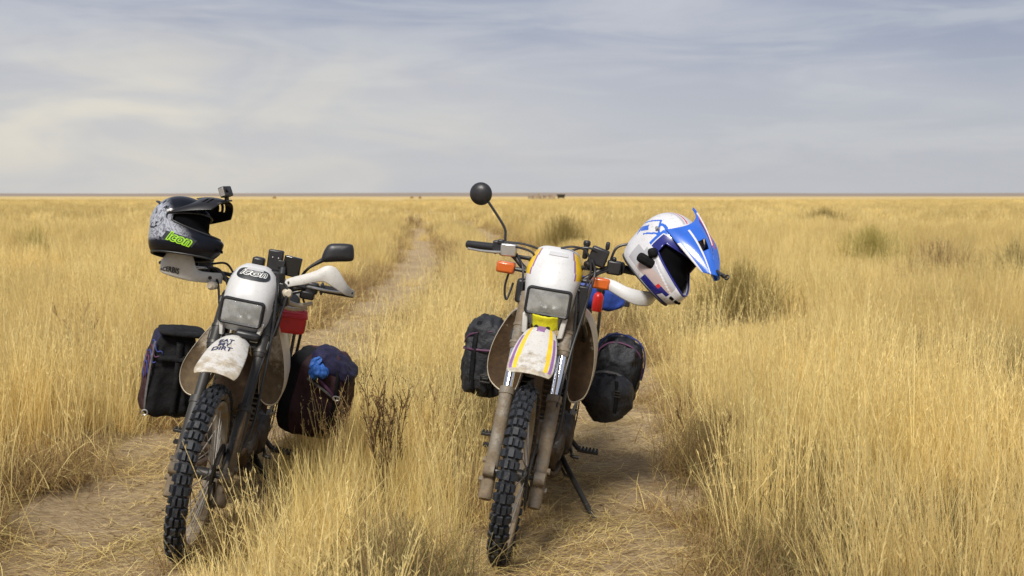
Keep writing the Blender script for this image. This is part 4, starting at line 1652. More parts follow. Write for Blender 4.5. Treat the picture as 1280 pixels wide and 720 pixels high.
    top = catmull([V(p) for p in ((0.205, 0.43, 1.105), (0.25, 0.41, 1.100), (0.30, 0.405, 1.085), (0.35, 0.42, 1.078), (0.405, 0.46, 1.080), (0.425, 0.52, 1.085))], 6)
    bot = catmull([V(p) for p in ((0.205, 0.43, 1.070), (0.25, 0.40, 1.055), (0.30, 0.395, 1.035), (0.35, 0.41, 1.020), (0.400, 0.455, 1.024), (0.425, 0.52, 1.050))], 6)
    N = len(top) - 1

    def hfn(u, v):
        t = u * N
        k = min(int(t), N - 1)
        a = top[k].lerp(top[k + 1], t - k)
        b = bot[k].lerp(bot[k + 1], t - k)
        return a.lerp(b, v) + V((0, -0.009 * math.sin(math.pi * v), 0))
    hg.grid(hfn, 30, 10)
    hg.build('hand_guard', W['white_clean'], bar, solid=0.005, angle=180)
    indicator(root, mx, (-0.10, 0.42, 1.080), (-0.165, 0.42, 1.082))
    indicator(root, mx, (0.10, 0.42, 1.080), (0.155, 0.42, 1.082))
    cables(root, mx, [[(-0.22, 0.46, 1.165), (-0.15, 0.42, 1.17), (-0.09, 0.40, 1.15), (-0.05, 0.40, 1.05)],
                      [(-0.235, 0.47, 1.18), (-0.14, 0.46, 1.185), (-0.06, 0.46, 1.16), (0.03, 0.45, 1.05)],
                      [(0.01, 0.40, 1.198), (0.06, 0.40, 1.212), (0.115, 0.41, 1.20), (0.145, 0.40, 1.13), (0.13, 0.38, 1.05), (0.11, 0.40, 0.95)],
                      [(0.22, 0.46, 1.14), (0.16, 0.41, 1.10), (0.135, 0.38, 1.0), (0.12, 0.42, 0.86)],
                      [(0.14, 0.45, 1.17), (0.165, 0.36, 1.12), (0.15, 0.33, 0.98), (0.125, 0.27, 0.80), (0.11, 0.15, 0.60)],
                      [(0.20, 0.46, 1.17), (0.13, 0.43, 1.215), (0.05, 0.44, 1.19), (-0.04, 0.46, 1.10)],
                      [(-0.17, 0.46, 1.14), (-0.13, 0.40, 1.09), (-0.115, 0.38, 0.98), (-0.09, 0.42, 0.85)],
                      [(-0.185, 0.43, 1.075), (-0.195, 0.43, 1.00), (-0.18, 0.43, 0.95), (-0.165, 0.45, 1.02)]])
    MB().box((-0.125, 0.42, 1.0), (0.04, 0.06, 0.10)).build('fuse_box', W['black'], root, bevel=0.012)
    ld = MB()
    ld.box((0.13, 0.40, 0.98), (0.045, 0.06, 0.16))
    ld.tube([(0.135, 0.40, 0.93), (0.16, 0.46, 0.86), (0.15, 0.55, 0.80), (0.165, 0.62, 0.74)], 0.012, 8, smooth=4)
    ld.build('wiring_loom', W['black'], root, bevel=0.012)
    # rear indicator seen past the tank
    ri = MB()
    ri.tube([(0.09, 1.52, 0.90), (0.235, 1.52, 0.905)], 0.008, 8)
    ri.box((0.262, 1.52, 0.905), (0.06, 0.04, 0.042))
    ri.build('rear_turn_signal', W['black'], root, bevel=0.006)
    return root, B


# ------------------------------------------------------------------ left motorcycle
def left_bike():
    B = bike_matrix(-1.272, 4.184, 5.2, 13.2)
    mx = steer_matrix(-3.0)
    root = empty('motorcycle', B, 'dusty white dirt bike with dark oval badge, white hand guards and rectangular mirror', 'motorcycle')
    wheel(root, 'front_wheel', 0.0, 0.345, 0.0300, mx, 0.272, 52, 1, 0.4)
    wheel(root, 'rear_wheel', 1.38, 0.315, 0.058, None, 0.232, 40, -1)
    forks(root, mx, W['slider_dark'], W['steel'], 0.66, chrome=False)
    gd = MB()
    x = 0.105
    gd.tube([on_fork(x, 0.30, 0.052), on_fork(x, 0.42, 0.056), on_fork(x, 0.56, 0.05), on_fork(x, 0.66, 0.04)], [0.016, 0.026, 0.022, 0.010], 10, smooth=4, flat=0.45)
    gd.build('fork_guard', W['tankmud_pale'], root, matrix=mx)
    engine_and_frame(root, 1.38)
    side_stand(root, (0.325, 0.57, 0.072))
    rear_end(root, 1.38)
    S = [(0.285, 0.868, 0.074, 0.06, 0.0, 0.5), (0.262, 0.905, 0.098, 0.12, 0.0, 0.5), (0.258, 0.950, 0.104, 0.13, 0.0, 0.55), (0.266, 1.010, 0.106, 0.13, 0.0, 0.65),
         (0.288, 1.060, 0.106, 0.13, 0.004, 0.75), (0.318, 1.100, 0.100, 0.12, 0.014, 0.8), (0.352, 1.128, 0.086, 0.10, 0.02, 0.85), (0.40, 1.140, 0.066, 0.06, 0.015, 0.85)]
    fn = cowl_grid(S)
    LC = (-0.006, 0.950)
    LW, LH = 0.083, 0.049

    def keep(u, v):
        p = fn(u, v)
        return not (abs(p.x - LC[0]) < LW - 0.004 and abs(p.z - LC[1]) < LH - 0.004 and p.y < 0.33)
    cowl = MB().grid(fn, 72, 100, 0, keep).build('headlight_cowl', [W['white_clean']], root, angle=180, solid=0.003, matrix=mx)
    headlight(cowl, LC[0], LC[1], LW, LH, 0.252, R(-3))
    for sx in (-1, 1):
        lg = MB()
        lg.prism([(sx * 0.064, 0.845), (sx * 0.078, 0.845), (sx * 0.092, 0.92), (sx * 0.074, 0.92)], 0.258, 0.300)
        if sx > 0:
            lg.prism([(0.045, 0.838), (0.078, 0.838), (0.078, 0.850), (0.045, 0.850)], 0.258, 0.290)
        lg.build('cowl_leg', W['white'], cowl, bevel=0.004)
    # badge with its word
    U0, V0 = 0.50, 0.735
    KU, KV = 1 / 0.305, 1 / 0.335
    f0 = cowl_text(fn, U0, V0, KU, KV, 0.002)
    bd = MB()
    cap = rrect(0.062, 0.031, 0.030, 8)

    def bfn(u, v):
        a = u * 2 * math.pi
        x = 0.064 * math.copysign(abs(math.cos(a)) ** 0.6, math.cos(a)) * v
        z = 0.032 * math.copysign(abs(math.sin(a)) ** 0.75, math.sin(a)) * v
        return f0(x, z)
    bd.grid(bfn, 48, 8)
    badge = bd.build('badge', W['badge'], cowl, angle=180)
    f1 = cowl_text(fn, U0, V0 + 0.005 * KV, KU, KV, 0.0032)
    f2 = cowl_text(fn, U0, V0 + 0.005 * KV, KU, KV, 0.0042)
    lettering('icon', f1, 0.050, W['paint_white'], badge, shear=0.35, offset=0.055, sx=1.05)
    lettering('icon', f2, 0.050, W['badge'], badge, shear=0.35, offset=-0.004, sx=1.05)
    pl = MB()
    f3 = cowl_text(fn, U0 + 0.01, V0 + 0.027 * KV, KU, KV, 0.003)
    pl.grid(lambda a, b: f3((a - 0.5) * 0.058, (b - 0.5) * 0.016), 8, 4)
    pl.build('label', W['grey_label'], badge, angle=180)
    f4 = cowl_text(fn, 0.90, 0.40, 1 / 0.30, 1 / 0.335, 0.002, R(90))
    lettering('XR', f4, 0.022, W['ink'], cowl, offset=0.02)

    def ff(u, v):
        return 0
    fd, ffn = fender(root, mx, [(0.34, 0.800, 0.055), (0.25, 0.850, 0.058), (0.17, 0.864, 0.064), (0.08, 0.838, 0.078), (-0.02, 0.800, 0.084), (-0.095, 0.770, 0.084)], [W['fender']], ff, 0.030, curl=2.2)
    bolts(ffn, ((0.30, 0.36), (0.70, 0.36)), fd, towards=(0, 0, 1))
    bolts(fn, ((0.06, 0.42), (0.94, 0.42), (0.08, 0.66), (0.92, 0.66)), cowl)
    ft = fender_text(ffn, 0.43, 0.60, 1 / 0.155, 1 / 0.47)
    for line, off in (('EAT', 0.030), ('MY', 0.0), ('DIRT', -0.030)):
        lettering(line, (lambda off: (lambda a, b: ft(a - 0.006, b + off)))(off), 0.036, W['inkworn'], fd, offset=0.02, sx=0.92)
    side_lobe(root, 'tank_shroud', [(-0.10, 0.86), (-0.145, 0.845), (-0.19, 0.77), (-0.235, 0.66), (-0.235, 0.58), (-0.20, 0.53), (-0.15, 0.53), (-0.115, 0.60), (-0.095, 0.72)], 0.48, 0.80, [W['tankmud_pale'], W['cream']])
    side_lobe(root, 'tank_shroud', [(0.075, 0.93), (0.11, 0.915), (0.155, 0.82), (0.185, 0.73), (0.20, 0.64), (0.185, 0.565), (0.14, 0.55), (0.10, 0.60), (0.085, 0.75)], 0.48, 0.80, [W['tankmud_pale'], W['cream']])
    tk = MB()
    rings = []
    for y, z, w_, h in ((0.46, 0.90, 0.05, 0.06), (0.52, 0.90, 0.095, 0.12), (0.64, 0.90, 0.135, 0.16), (0.80, 0.89, 0.125, 0.14), (0.92, 0.87, 0.09, 0.08)):
        rings.append([V((w_ * math.cos(a), y, z + h * 0.5 * math.sin(a))) for a in (2 * math.pi * k / 24 for k in range(24))])
    tk.loft(rings).build('fuel_tank', W['cream'], root, angle=70)
    bpts = [(0.04, 0.43, 1.045), (0.11, 0.435, 1.045), (0.18, 0.46, 1.075), (0.25, 0.49, 1.085), (0.40, 0.535, 1.085)]
    bar = handlebar(root, mx, bpts)
    grip(bar, (-0.26, 0.493, 1.085), (-0.395, 0.534, 1.085))
    grip(bar, (0.265, 0.494, 1.085), (0.400, 0.536, 1.085))
    lever(bar, [(-0.205, 0.46, 1.08), (-0.25, 0.425, 1.075), (-0.31, 0.43, 1.07), (-0.37, 0.455, 1.07)])
    lever(bar, [(0.205, 0.46, 1.085), (0.25, 0.425, 1.088), (0.31, 0.43, 1.088), (0.37, 0.455, 1.090), (0.385, 0.46, 1.090)])
    for sx in (-1, 1):
        sw = MB()
        sw.box((sx * 0.225, 0.47, 1.082), (0.055, 0.05, 0.05))
        sw.box((sx * 0.215, 0.46, 1.05), (0.06, 0.045, 0.035))
        sw.build('switch_housing', W['black'], bar, bevel=0.007)

    # hand guards: slim arm inside, tall flare outside
    def guard(sx, top, bot, bul):
        T = catmull([V((sx * p[0], p[1], p[2])) for p in top], 6)
        Bt = catmull([V((sx * p[0], p[1], p[2])) for p in bot], 6)
        N = len(T) - 1

        def hfn(u, v):
            t = u * N
            k = min(int(t), N - 1)
            a = T[k].lerp(T[k + 1], t - k)
            b = Bt[k].lerp(Bt[k + 1], t - k)
            return a.lerp(b, v) + V((0, -bul * math.sin(math.pi * v) * (0.4 + 0.6 * math.sin(math.pi * min(1, u))), 0))
        return MB().grid(hfn, 40, 14).build('hand_guard', W['white'], bar, solid=0.005, angle=180), hfn
    g1, h1 = guard(-1, [(0.135, 0.42, 1.075), (0.19, 0.39, 1.070), (0.235, 0.37, 1.075), (0.26, 0.36, 1.125), (0.30, 0.355, 1.165), (0.345, 0.36, 1.155), (0.385, 0.39, 1.09), (0.405, 0.45, 1.08)],
                   [(0.135, 0.42, 1.030), (0.19, 0.385, 1.025), (0.235, 0.365, 1.022), (0.26, 0.355, 1.022), (0.30, 0.35, 1.024), (0.345, 0.355, 1.028), (0.385, 0.385, 1.035), (0.405, 0.45, 1.06)], 0.010)
    g2, h2 = guard(1, [(0.10, 0.42, 1.085), (0.15, 0.39, 1.115), (0.20, 0.37, 1.140), (0.245, 0.36, 1.165), (0.285, 0.355, 1.195), (0.325, 0.36, 1.190), (0.375, 0.39, 1.130), (0.405, 0.46, 1.105)],
                   [(0.10, 0.42, 1.050), (0.15, 0.385, 1.080), (0.20, 0.365, 1.100), (0.245, 0.355, 1.120), (0.285, 0.352, 1.130), (0.325, 0.356, 1.115), (0.375, 0.388, 1.090), (0.405, 0.46, 1.082)], 0.008)

    bolts(h1, ((0.12, 0.5), (0.95, 0.5)), g1, 0.005)
    bolts(h2, ((0.12, 0.5), (0.95, 0.5)), g2, 0.005)

    def gtext(h, u0, v0, du, dv):
        def f(a, b):
            u, v = u0 + a * du, v0 - b * dv
            p = h(u, v)
            n = (h(min(1, u + 0.01), v) - h(u - 0.01, v)).cross(h(u, v + 0.01) - h(u, v - 0.01)).normalized()
            if n.y > 0:
                n = -n
            return p + n * 0.003
        return f
    lettering('ACERBIS', gtext(h1, 0.71, 0.80, -1 / 0.36, 1 / 0.135), 0.030, W['ink'], g1, offset=0.03, sx=0.9)
    lettering('ACERBIS', gtext(h2, 0.62, 0.50, 1 / 0.34, 1 / 0.075), 0.020, W['ink'], g2, offset=0.02, sx=0.85)
    # rectangular mirror on the bike's left
    m = MB()
    m.tube([(0.165, 0.48, 1.09), (0.178, 0.48, 1.130), (0.20, 0.48, 1.165), (0.245, 0.48, 1.205)], [0.006, 0.006, 0.006, 0.010], 8, smooth=4)
    mir = m.build('mirror', W['black'], bar)
    h = MB()
    tilt = Matrix.Translation((0.302, 0.485, 1.248)) @ Matrix.Rotation(R(-13), 4, 'Y') @ Matrix.Rotation(R(6), 4, 'Z')
    out = catmull([V((x_, 0, z_)) for x_, z_ in ((-0.074, -0.036), (-0.055, 0.012), (-0.034, 0.037), (0.0, 0.041), (0.052, 0.037), (0.068, 0.026), (0.070, -0.012), (0.060, -0.036), (0.0, -0.037), (-0.05, -0.038))] + [V((-0.074, 0, -0.036))], 3)[:-1]
    rings = [[tilt @ V((p.x * k, y, p.z * k)) for p in out] for y, k in ((-0.026, 0.3), (-0.022, 0.72), (-0.012, 0.94), (0.0, 1.0), (0.012, 0.99), (0.014, 0.94))]
    h.loft(rings)
    h.build('mirror_head', W['black'], mir, angle=60)
    cables(root, mx, [[(-0.21, 0.44, 1.085), (-0.15, 0.38, 1.09), (-0.11, 0.37, 1.05), (-0.07, 0.40, 0.95)],
                      [(-0.20, 0.46, 1.10), (-0.13, 0.42, 1.115), (-0.08, 0.42, 1.06), (-0.02, 0.44, 0.98)],
                      [(0.21, 0.45, 1.08), (0.15, 0.40, 1.075), (0.12, 0.39, 1.0), (0.10, 0.42, 0.88)],
                      [(0.06, 0.44, 1.09), (0.14, 0.37, 1.07), (0.135, 0.33, 0.93), (0.115, 0.26, 0.78), (0.10, 0.14, 0.60)],
                      [(-0.18, 0.44, 1.06), (-0.145, 0.39, 1.03), (-0.12, 0.38, 0.94), (-0.09, 0.42, 0.82)],
                      [(0.19, 0.44, 1.06), (0.13, 0.40, 1.03), (0.125, 0.42, 0.95), (0.06, 0.50, 0.86)]])
    ins = MB()
    ins.box((0.03, 0.42, 1.10), (0.16, 0.06, 0.06))
    ins.box((0.115, 0.42, 1.04), (0.07, 0.06, 0.10))
    ins.box((-0.005, 0.43, 1.145), (0.05, 0.05, 0.05))
    ins.build('instrument_pod', W['black'], bar, bevel=0.010)
    for x, z in ((-0.15, 1.02), (0.13, 1.05)):
        bl = MB()
        bl.tube([(x, 0.40, z), (x * 1.12, 0.37, z)], [0.014, 0.020], 12)
        bl.tube([(x * 1.12, 0.37, z), (x * 1.15, 0.355, z)], [0.020, 0.012], 12)
        bl.build('guard_mount', W['cream'], bar)
    for pts in ([(0.11, 0.44, 1.02), (0.18, 0.48, 1.00), (0.24, 0.50, 1.02)], [(0.10, 0.46, 0.99), (0.16, 0.52, 0.975), (0.22, 0.54, 0.99)]):
        MB().tube(pts, 0.009, 8, smooth=4).build('hose', W['cream'], root)
    MB().box((0.11, 0.41, 0.93), (0.045, 0.06, 0.14)).build('wiring_loom', W['black'], root, bevel=0.012)
    MB().box((-0.10, 0.43, 0.86), (0.06, 0.06, 0.16)).build('fuse_box', W['black'], root, bevel=0.012)
    MB().box((0.03, 0.27, 0.862), (0.10, 0.06, 0.035)).build('horn', W['black'], root, bevel=0.012)
    # short front fork brace behind the wheel: mud flap / splash guard under the fender
    mf_ = MB()
    mf_.grid(lambda u, v: (0.075 * (u * 2 - 1), 0.36 + 0.10 * v, 0.80 - 0.30 * v), 6, 8)
    mf_.build('mud_flap', W['frame'], root, solid=0.006)
    return root, B


right_root, RB = right_bike()
left_root, LB = left_bike()
# ------------------------------------------------------------------ luggage
def sgn_pow(a, e):
    return math.copysign(abs(a) ** e, a)


class Soft:
    """soft cloth bag: a superellipsoid with creases"""

    def __init__(s, half, e1=0.5, e2=0.5, seed=0.0, amp=0.012, taper=0.0, rot=None, freq=9.0):
        s.h, s.e1, s.e2, s.seed, s.amp, s.taper, s.freq = half, e1, e2, seed, amp, taper, freq
        s.rot = rot or Matrix.Identity(4)

    def raw(s, th, ph):
        c = abs(math.cos(ph)) ** s.e1
        z = sgn_pow(math.sin(ph), s.e1)
        k = 1 - s.taper * (z + 1) * 0.5
        return V((s.h[0] * k * c * sgn_pow(math.cos(th), s.e2), s.h[1] * k * c * sgn_pow(math.sin(th), s.e2), s.h[2] * z))

    def point(s, th, ph, lift=0.0):
        p = s.raw(th, ph)
        n = V((p.x / s.h[0] ** 2, p.y / s.h[1] ** 2, p.z / s.h[2] ** 2))
        n = n.normalized() if n.length > 0 else V((0, 0, 1))
        q = p * s.freq + V((s.seed, s.seed * 1.7, 0))
        f = 1 - abs(mnoise.noise(V((q.x, q.y, q.z * 0.55))) * 2)
        g = mnoise.noise(q * 0.4)
        f2 = mnoise.noise(q * 2.6) + 0.9 * (1 - abs(mnoise.noise(V((q.x * 1.9, q.y * 1.9, q.z * 0.9 + 5)))) * 3)
        return s.rot @ (p + n * (s.amp * (f - 0.6) + s.amp * 1.3 * g + s.amp * 0.35 * f2 + lift))

    def body(s, mf=0):
        return MB().grid(lambda u, v: s.point(u * 2 * math.pi, (v - 0.5) * math.pi * 0.995), 96, 64, mf)

    def hit(s, d, lift=0.004, o=None):
        """surface point along direction d from o"""
        d = V(d).normalized()
        o = V(o or (0, 0, 0))
        lo, hi = 0.0, 2.0
        for _ in range(30):
            m = (lo + hi) / 2
            p = o + d * m
            z = p.z / s.h[2]
            k = 1 - s.taper * (max(-1, min(1, z)) + 1) * 0.5
            q = (abs(p.x / (s.h[0] * k)) ** (2 / s.e2) + abs(p.y / (s.h[1] * k)) ** (2 / s.e2)) ** (s.e2 / s.e1) + abs(z) ** (2 / s.e1)
            if q < 1:
                lo = m
            else:
                hi = m
        p = o + d * (lo + lift + s.amp * 0.35)
        return s.rot @ p

    def strap(s, dirs, width, m, parent, name='strap', o=None, lift=0.004, thick=0.6):
        pts = [s.hit(d, lift, o) for d in dirs]
        b = MB()
        L_, R_ = [], []
        for i, p in enumerate(pts):
            t = (pts[min(i + 1, len(pts) - 1)] - pts[max(i - 1, 0)]).normalized()
            out = (p - (s.rot @ V(o or (0, 0, 0)))).normalized()
            side = t.cross(out).normalized()
            L_.append(p - side * width / 2)
            R_.append(p + side * width / 2)
        n = len(pts)
        v = L_ + R_
        f = [(i, i + 1, n + i + 1, n + i) for i in range(n - 1)]
        return b.add(v, f).build(name, m, parent, solid=0.003, angle=180, offset=0.0)


def ring_dirs(axis, off, n=40, a0=0, a1=360):
    out = []
    for k in range(n + 1):
        a = R(a0 + (a1 - a0) * k / n)
        if axis == 'x':
            out.append((off, math.cos(a), math.sin(a)))
        elif axis == 'y':
            out.append((math.cos(a), off, math.sin(a)))
        else:
            out.append((math.cos(a), math.sin(a), off))
    return out


def ry(d):
    return Matrix.Rotation(R(d), 4, 'Y')


def rx(d):
    return Matrix.Rotation(R(d), 4, 'X')


def rz(d):
    return Matrix.Rotation(R(d), 4, 'Z')


def bag_root(name, B, c, label, cat, group=None):
    return empty(name, B @ Matrix.Translation(c), label, cat, group)


def right_luggage():
    # viewer's left: tall bag under a creased waterproof cover
    t = bag_root('saddle_bag', RB, (-0.335, 1.13, 0.595), 'tall creased black saddlebag on the round mirror side of the striped motorcycle', 'saddlebag')
    s = Soft((0.112, 0.17, 0.185), 0.62, 0.6, 3.0, 0.019, 0.22, ry(-4), 13)
    s.body().build('cover', W['rubberised'], t, angle=180, weld=True)
    s.strap(ring_dirs('z', 0.25, 30, 180, 330), 0.010, W['violet'], t, 'violet_piping')
    s.strap([(0.5, -0.75, 0.9 - 0.03 * k) if False else (-0.9 + 0.1 * k, -0.8, 0.55 + 0.02 * k) for k in range(16)], 0.008, W['violet'], t, 'violet_piping')
    s.strap([(-0.25, -1, 1.6 - 0.22 * k) for k in range(15)], 0.022, W['webbing'].copy() if False else W['fabric'], t, 'strap')
    b = MB()
    p = s.hit((0.15, -1, -0.55), 0.006)
    for dx, dz, sx, sz in ((0, 0.016, 0.05, 0.006), (0, -0.016, 0.05, 0.006), (-0.024, 0, 0.006, 0.03), (0.024, 0, 0.006, 0.03), (0, 0, 0.03, 0.006)):
        b.box(p + V((dx, 0, dz)), (sx, 0.008, sz))
    b.build('buckle', W['steel'], t, bevel=0.001)
    # viewer's right
    t = bag_root('saddle_bag', RB, (0.285, 1.18, 0.61), 'bulging black saddlebag with round front pocket above the side stand', 'saddlebag')
    s = Soft((0.125, 0.20, 0.175), 0.7, 0.66, 8.0, 0.021, 0.12, ry(10), 13)
    s.body().build('cover', W['rubberised'], t, angle=180, weld=True)
    s.strap(ring_dirs('y', -0.35, 40, 0, 180), 0.012, W['bluetrim'], t, 'blue_piping')
    s.strap(ring_dirs('y', -0.9, 40, 10, 170), 0.009, W['violet'], t, 'violet_piping')
    p = Soft((0.115, 0.15, 0.112), 0.80, 0.75, 15.0, 0.018, 0.0, Matrix.Translation((-0.022, -0.15, -0.095)), 11)
    pk = p.body().build('front_pocket', W['rubberised'], t, angle=180, weld=True)
    p.strap(ring_dirs('y', -0.55, 40, 0, 180), 0.016, W['webbing'], pk, 'strap')
    p.strap([(0.35, -1, 1.5 - 0.2 * k) for k in range(14)], 0.020, W['fabric'], pk, 'strap')
    q = p.hit((0.35, -1, 0.25), 0.008)
    b = MB()
    for dz in (-0.012, 0, 0.012):
        b.box(q + V((0, 0, dz)), (0.034, 0.008, 0.006))
    for dx in (-0.015, 0.015):
        b.box(q + V((dx, 0.001, 0)), (0.005, 0.008, 0.03))
    b.build('buckle', W['steel'], pk, bevel=0.001)
    s.strap([(0.55, -0.8, 1.4 - 0.2 * k) for k in range(13)], 0.022, W['fabric'], t, 'strap')
    # blue roll across the seat, red bottle tied to it
    t = bag_root('rolled_bag', RB, (0.055, 0.98, 0.985), 'blue cloth roll lying across the seat of the striped motorcycle', 'bag')
    s = Soft((0.235, 0.075, 0.070), 0.75, 0.35, 21.0, 0.010, 0.0, ry(4), 12)
    s.body().build('roll', W['blue'], t, angle=180, weld=True)
    for off in (-0.12, 0.12):
        s.strap(ring_dirs('x', 0, 30), 0.02, W['fabric'], t, 'strap', o=(off, 0, 0))
    t = bag_root('bottle', RB, (0.178, 0.70, 0.93), 'small red bottle hanging under the orange indicator by the blue roll', 'bottle')
    b = MB()
    b.lathe([(0.001, 0), (0.020, 0.001), (0.023, 0.008), (0.023, 0.065), (0.017, 0.078), (0.011, 0.082), (0.011, 0.09)], (0, 0, 0), (0, 0, 1), 24)
    b.build('flask', W['redplastic'], t)
    b = MB()
    b.lathe([(0.013, 0.088), (0.013, 0.106), (0.010, 0.110), (0.001, 0.110)], (0, 0, 0), (0, 0, 1), 20)
    b.build('cap', W['black'], t)
    b = MB()
    b.tube([(0, 0.012, 0.100), (-0.01, 0.03, 0.11), (-0.04, 0.03, 0.10)], 0.004, 6, smooth=4)
    b.build('cord', W['black'], t)


def left_luggage():
    t = bag_root('saddle_bag', LB, (-0.385, 1.10, 0.485), 'boxy black saddlebag with blue and purple cords, below the black helmet', 'saddlebag')
    s = Soft((0.125, 0.15, 0.205), 0.38, 0.42, 31.0, 0.017, 0.18, ry(-5) @ rz(14), 8)
    s.body(lambda u, v: (2 if v > 0.60 else 1) if (0.30 < u < 0.62 and v > 0.12) else 0).build('bag_body', [W['fabric'], W['plum'], W['navy']], t, angle=180, weld=True)
    r_ = random.Random(4)
    for k in range(7):
        a0 = 196 + 5 * k
        s.strap([(math.cos(R(a0 + 26 * q)), math.sin(R(a0 + 26 * q)), 0.35 + 0.13 * k - 0.5 * q + 0.10 * math.sin(q * 9 + k)) for q in (j / 12 for j in range(13))], 0.005, W['bluetrim' if k % 2 == 0 else 'violet'], t, 'coloured_cord')
    z = [(-0.62, -0.85, 1.15 - 0.19 * k) for k in range(13)]
    s.strap(z, 0.010, W['webbing'], t, 'zip')
    s.strap([(0.2, -1, 1.3 - 0.2 * k) for k in range(14)], 0.032, W['fabric'], t, 'strap', lift=0.006)
    s.strap([(-0.45 + 0.08 * k, -1, 0.62) for k in range(14)], 0.03, W['fabric'], t, 'strap', lift=0.006)
    p = s.hit((-0.60, -0.85, -1.12), 0.008)
    b = MB()
    ring = [p + V((0.013 * math.cos(a), -0.004, 0.013 * math.sin(a))) for a in (2 * math.pi * k / 20 for k in range(21))]
    b.tube(ring, 0.0035, 7)
    b.build('zip_ring', W['alloy'], t)
    lid = Soft((0.108, 0.13, 0.016), 0.6, 0.4, 33.0, 0.006, 0.0, Matrix.Translation((0.022, -0.02, 0.205)) @ ry(-5) @ rz(14), 9)
    lid.body().build('lid', W['fabric'], t, angle=180, weld=True)

    t = bag_root('saddle_bag', LB, (0.315, 1.10, 0.535), 'plum and black saddlebag with a knotted blue rag, below the red pouch', 'saddlebag')
    s = Soft((0.165, 0.16, 0.205), 0.50, 0.5, 41.0, 0.018, 0.12, ry(-2) @ rz(-12), 8)
    s.body(lambda u, v: 0 if 0.45 < u < 0.72 else 1).build('bag_body', [W['fabric'], W['plum']], t, angle=180, weld=True)
    top = Soft((0.120, 0.15, 0.055), 0.65, 0.55, 44.0, 0.010, 0.0, Matrix.Translation((0.055, -0.01, 0.150)) @ ry(22), 12)
    top.body().build('top_flap', W['navy'], t, angle=180, weld=True)
    s.strap([(0.75, -0.8, 1.2 - 0.17 * k) for k in range(14)], 0.022, W['fabric'], t, 'strap')
    s.strap([(-0.1 + 0.11 * k, -1, 0.55 - 0.05 * k) for k in range(14)], 0.012, W['webbing'], t, 'cord')
    s.strap([(0.05 + 0.09 * k, -1, 0.75 - 0.065 * k) for k in range(14)], 0.014, W['violet'], t, 'violet_piping')
    b = MB()
    p = s.hit((0.75, -0.8, 0.10), 0.012)
    ring = [p + V((0.016 * math.cos(a), -0.004, 0.010 * math.sin(a))) for a in (2 * math.pi * k / 20 for k in range(21))]
    b.tube(ring, 0.0035, 7)
    b.build('zip_ring', W['alloy'], t)
    o = s.hit((0.22, -1, 0.80), 0.02)
    rag = Soft((0.040, 0.030, 0.030), 0.8, 0.8, 51.0, 0.009, 0, Matrix.Translation(o) @ ry(-20), 30)
    rg = rag.body()
    rag2 = Soft((0.024, 0.02, 0.040), 0.8, 0.8, 53.0, 0.008, 0, Matrix.Translation(o + V((-0.022, -0.006, 0.030))) @ ry(20), 30)
    rg2 = rag2.body()
    k0 = bag_root('rag', LB, (0.315, 1.10, 0.535), 'bright blue rag knotted on the plum saddlebag', 'rag')
    rg.v += rg2.v
    n0 = len(rg.v) - len(rg2.v)
    rg.f += [tuple(i + n0 for i in f) for f in rg2.f]
    rg.m += rg2.m
    rg.build('knot', W['bluepale'], k0, angle=180)
    # red pouch
    t = bag_root('pouch', LB, (0.160, 0.585, 0.912), 'bright red square pouch hanging below the hand guard of the dusty motorcycle', 'pouch')
    s = Soft((0.062, 0.045, 0.048), 0.28, 0.28, 61.0, 0.004, 0.0, ry(-4) @ rz(14), 14)
    s.body(lambda u, v: 1 if (u > 0.90 or u < 0.10) else 0).build('pouch_body', [W['red'], W['darkred']], t, angle=180, weld=True)  # right side of the pouch is coloured a darker red than its front
    fl = MB()
    fl.grid(lambda u, v: s.rot @ V((-0.064 + 0.128 * u, 0.03 - 0.082 * v - 0.004 * math.sin(u * 3.1), 0.052 - 0.030 * max(0, v - 0.6) * 2.5)), 12, 12)
    fl.build('flap', W['red'], t, angle=180, solid=0.003)
    for sx in (-0.03, 0.045):
        st = MB()
        st.tube([(sx, 0.0, 0.05), (sx, -0.02, 0.09), (sx - 0.01, -0.06, 0.115)], 0.007, 6, smooth=3, flat=0.4)
        st.build('strap', W['fabric'], t)
    # navigation screen
    G = LB @ steer_matrix(-3.0)
    t = empty('navigation_screen', G @ Matrix.Translation((0.10, 0.425, 1.150)), 'small black navigation screen clamped between the cowl and the rectangular mirror', 'navigation screen')
    b = MB()
    b.box((-0.038, 0.0, 0.020), (0.062, 0.035, 0.088), ry(-3).to_3x3())
    b.build('casing', W['black'], t, bevel=0.006)
    b = MB()
    b.box((0.033, 0.006, 0.008), (0.074, 0.028, 0.084), ry(2).to_3x3())
    b.build('screen_back', W['screen'], t, bevel=0.005)
    b = MB()
    b.tube([(0.0, -0.012, 0.0), (0.004, -0.035, -0.025), (0.012, -0.02, -0.07)], [0.014, 0.014, 0.012], 10)
    b.box((-0.008, -0.022, 0.012), (0.030, 0.014, 0.03))
    b.build('clamp', W['black'], t, bevel=0.003)
    b = MB()
    for dx in (-0.048, -0.024):
        b.lathe([(0.003, 0), (0.003, 0.003), (0.0005, 0.004)], (dx, -0.018, 0.032), (0, -1, 0), 8)
    b.build('screw', W['alloy'], t)


right_luggage()
left_luggage()


# ------------------------------------------------------------------ helmets
def smooth(a, b, x):
    t = max(0.0, min(1.0, (x - a) / (b - a)))
    return t * t * (3 - 2 * t)


ZB, ZT = -0.128, 0.134


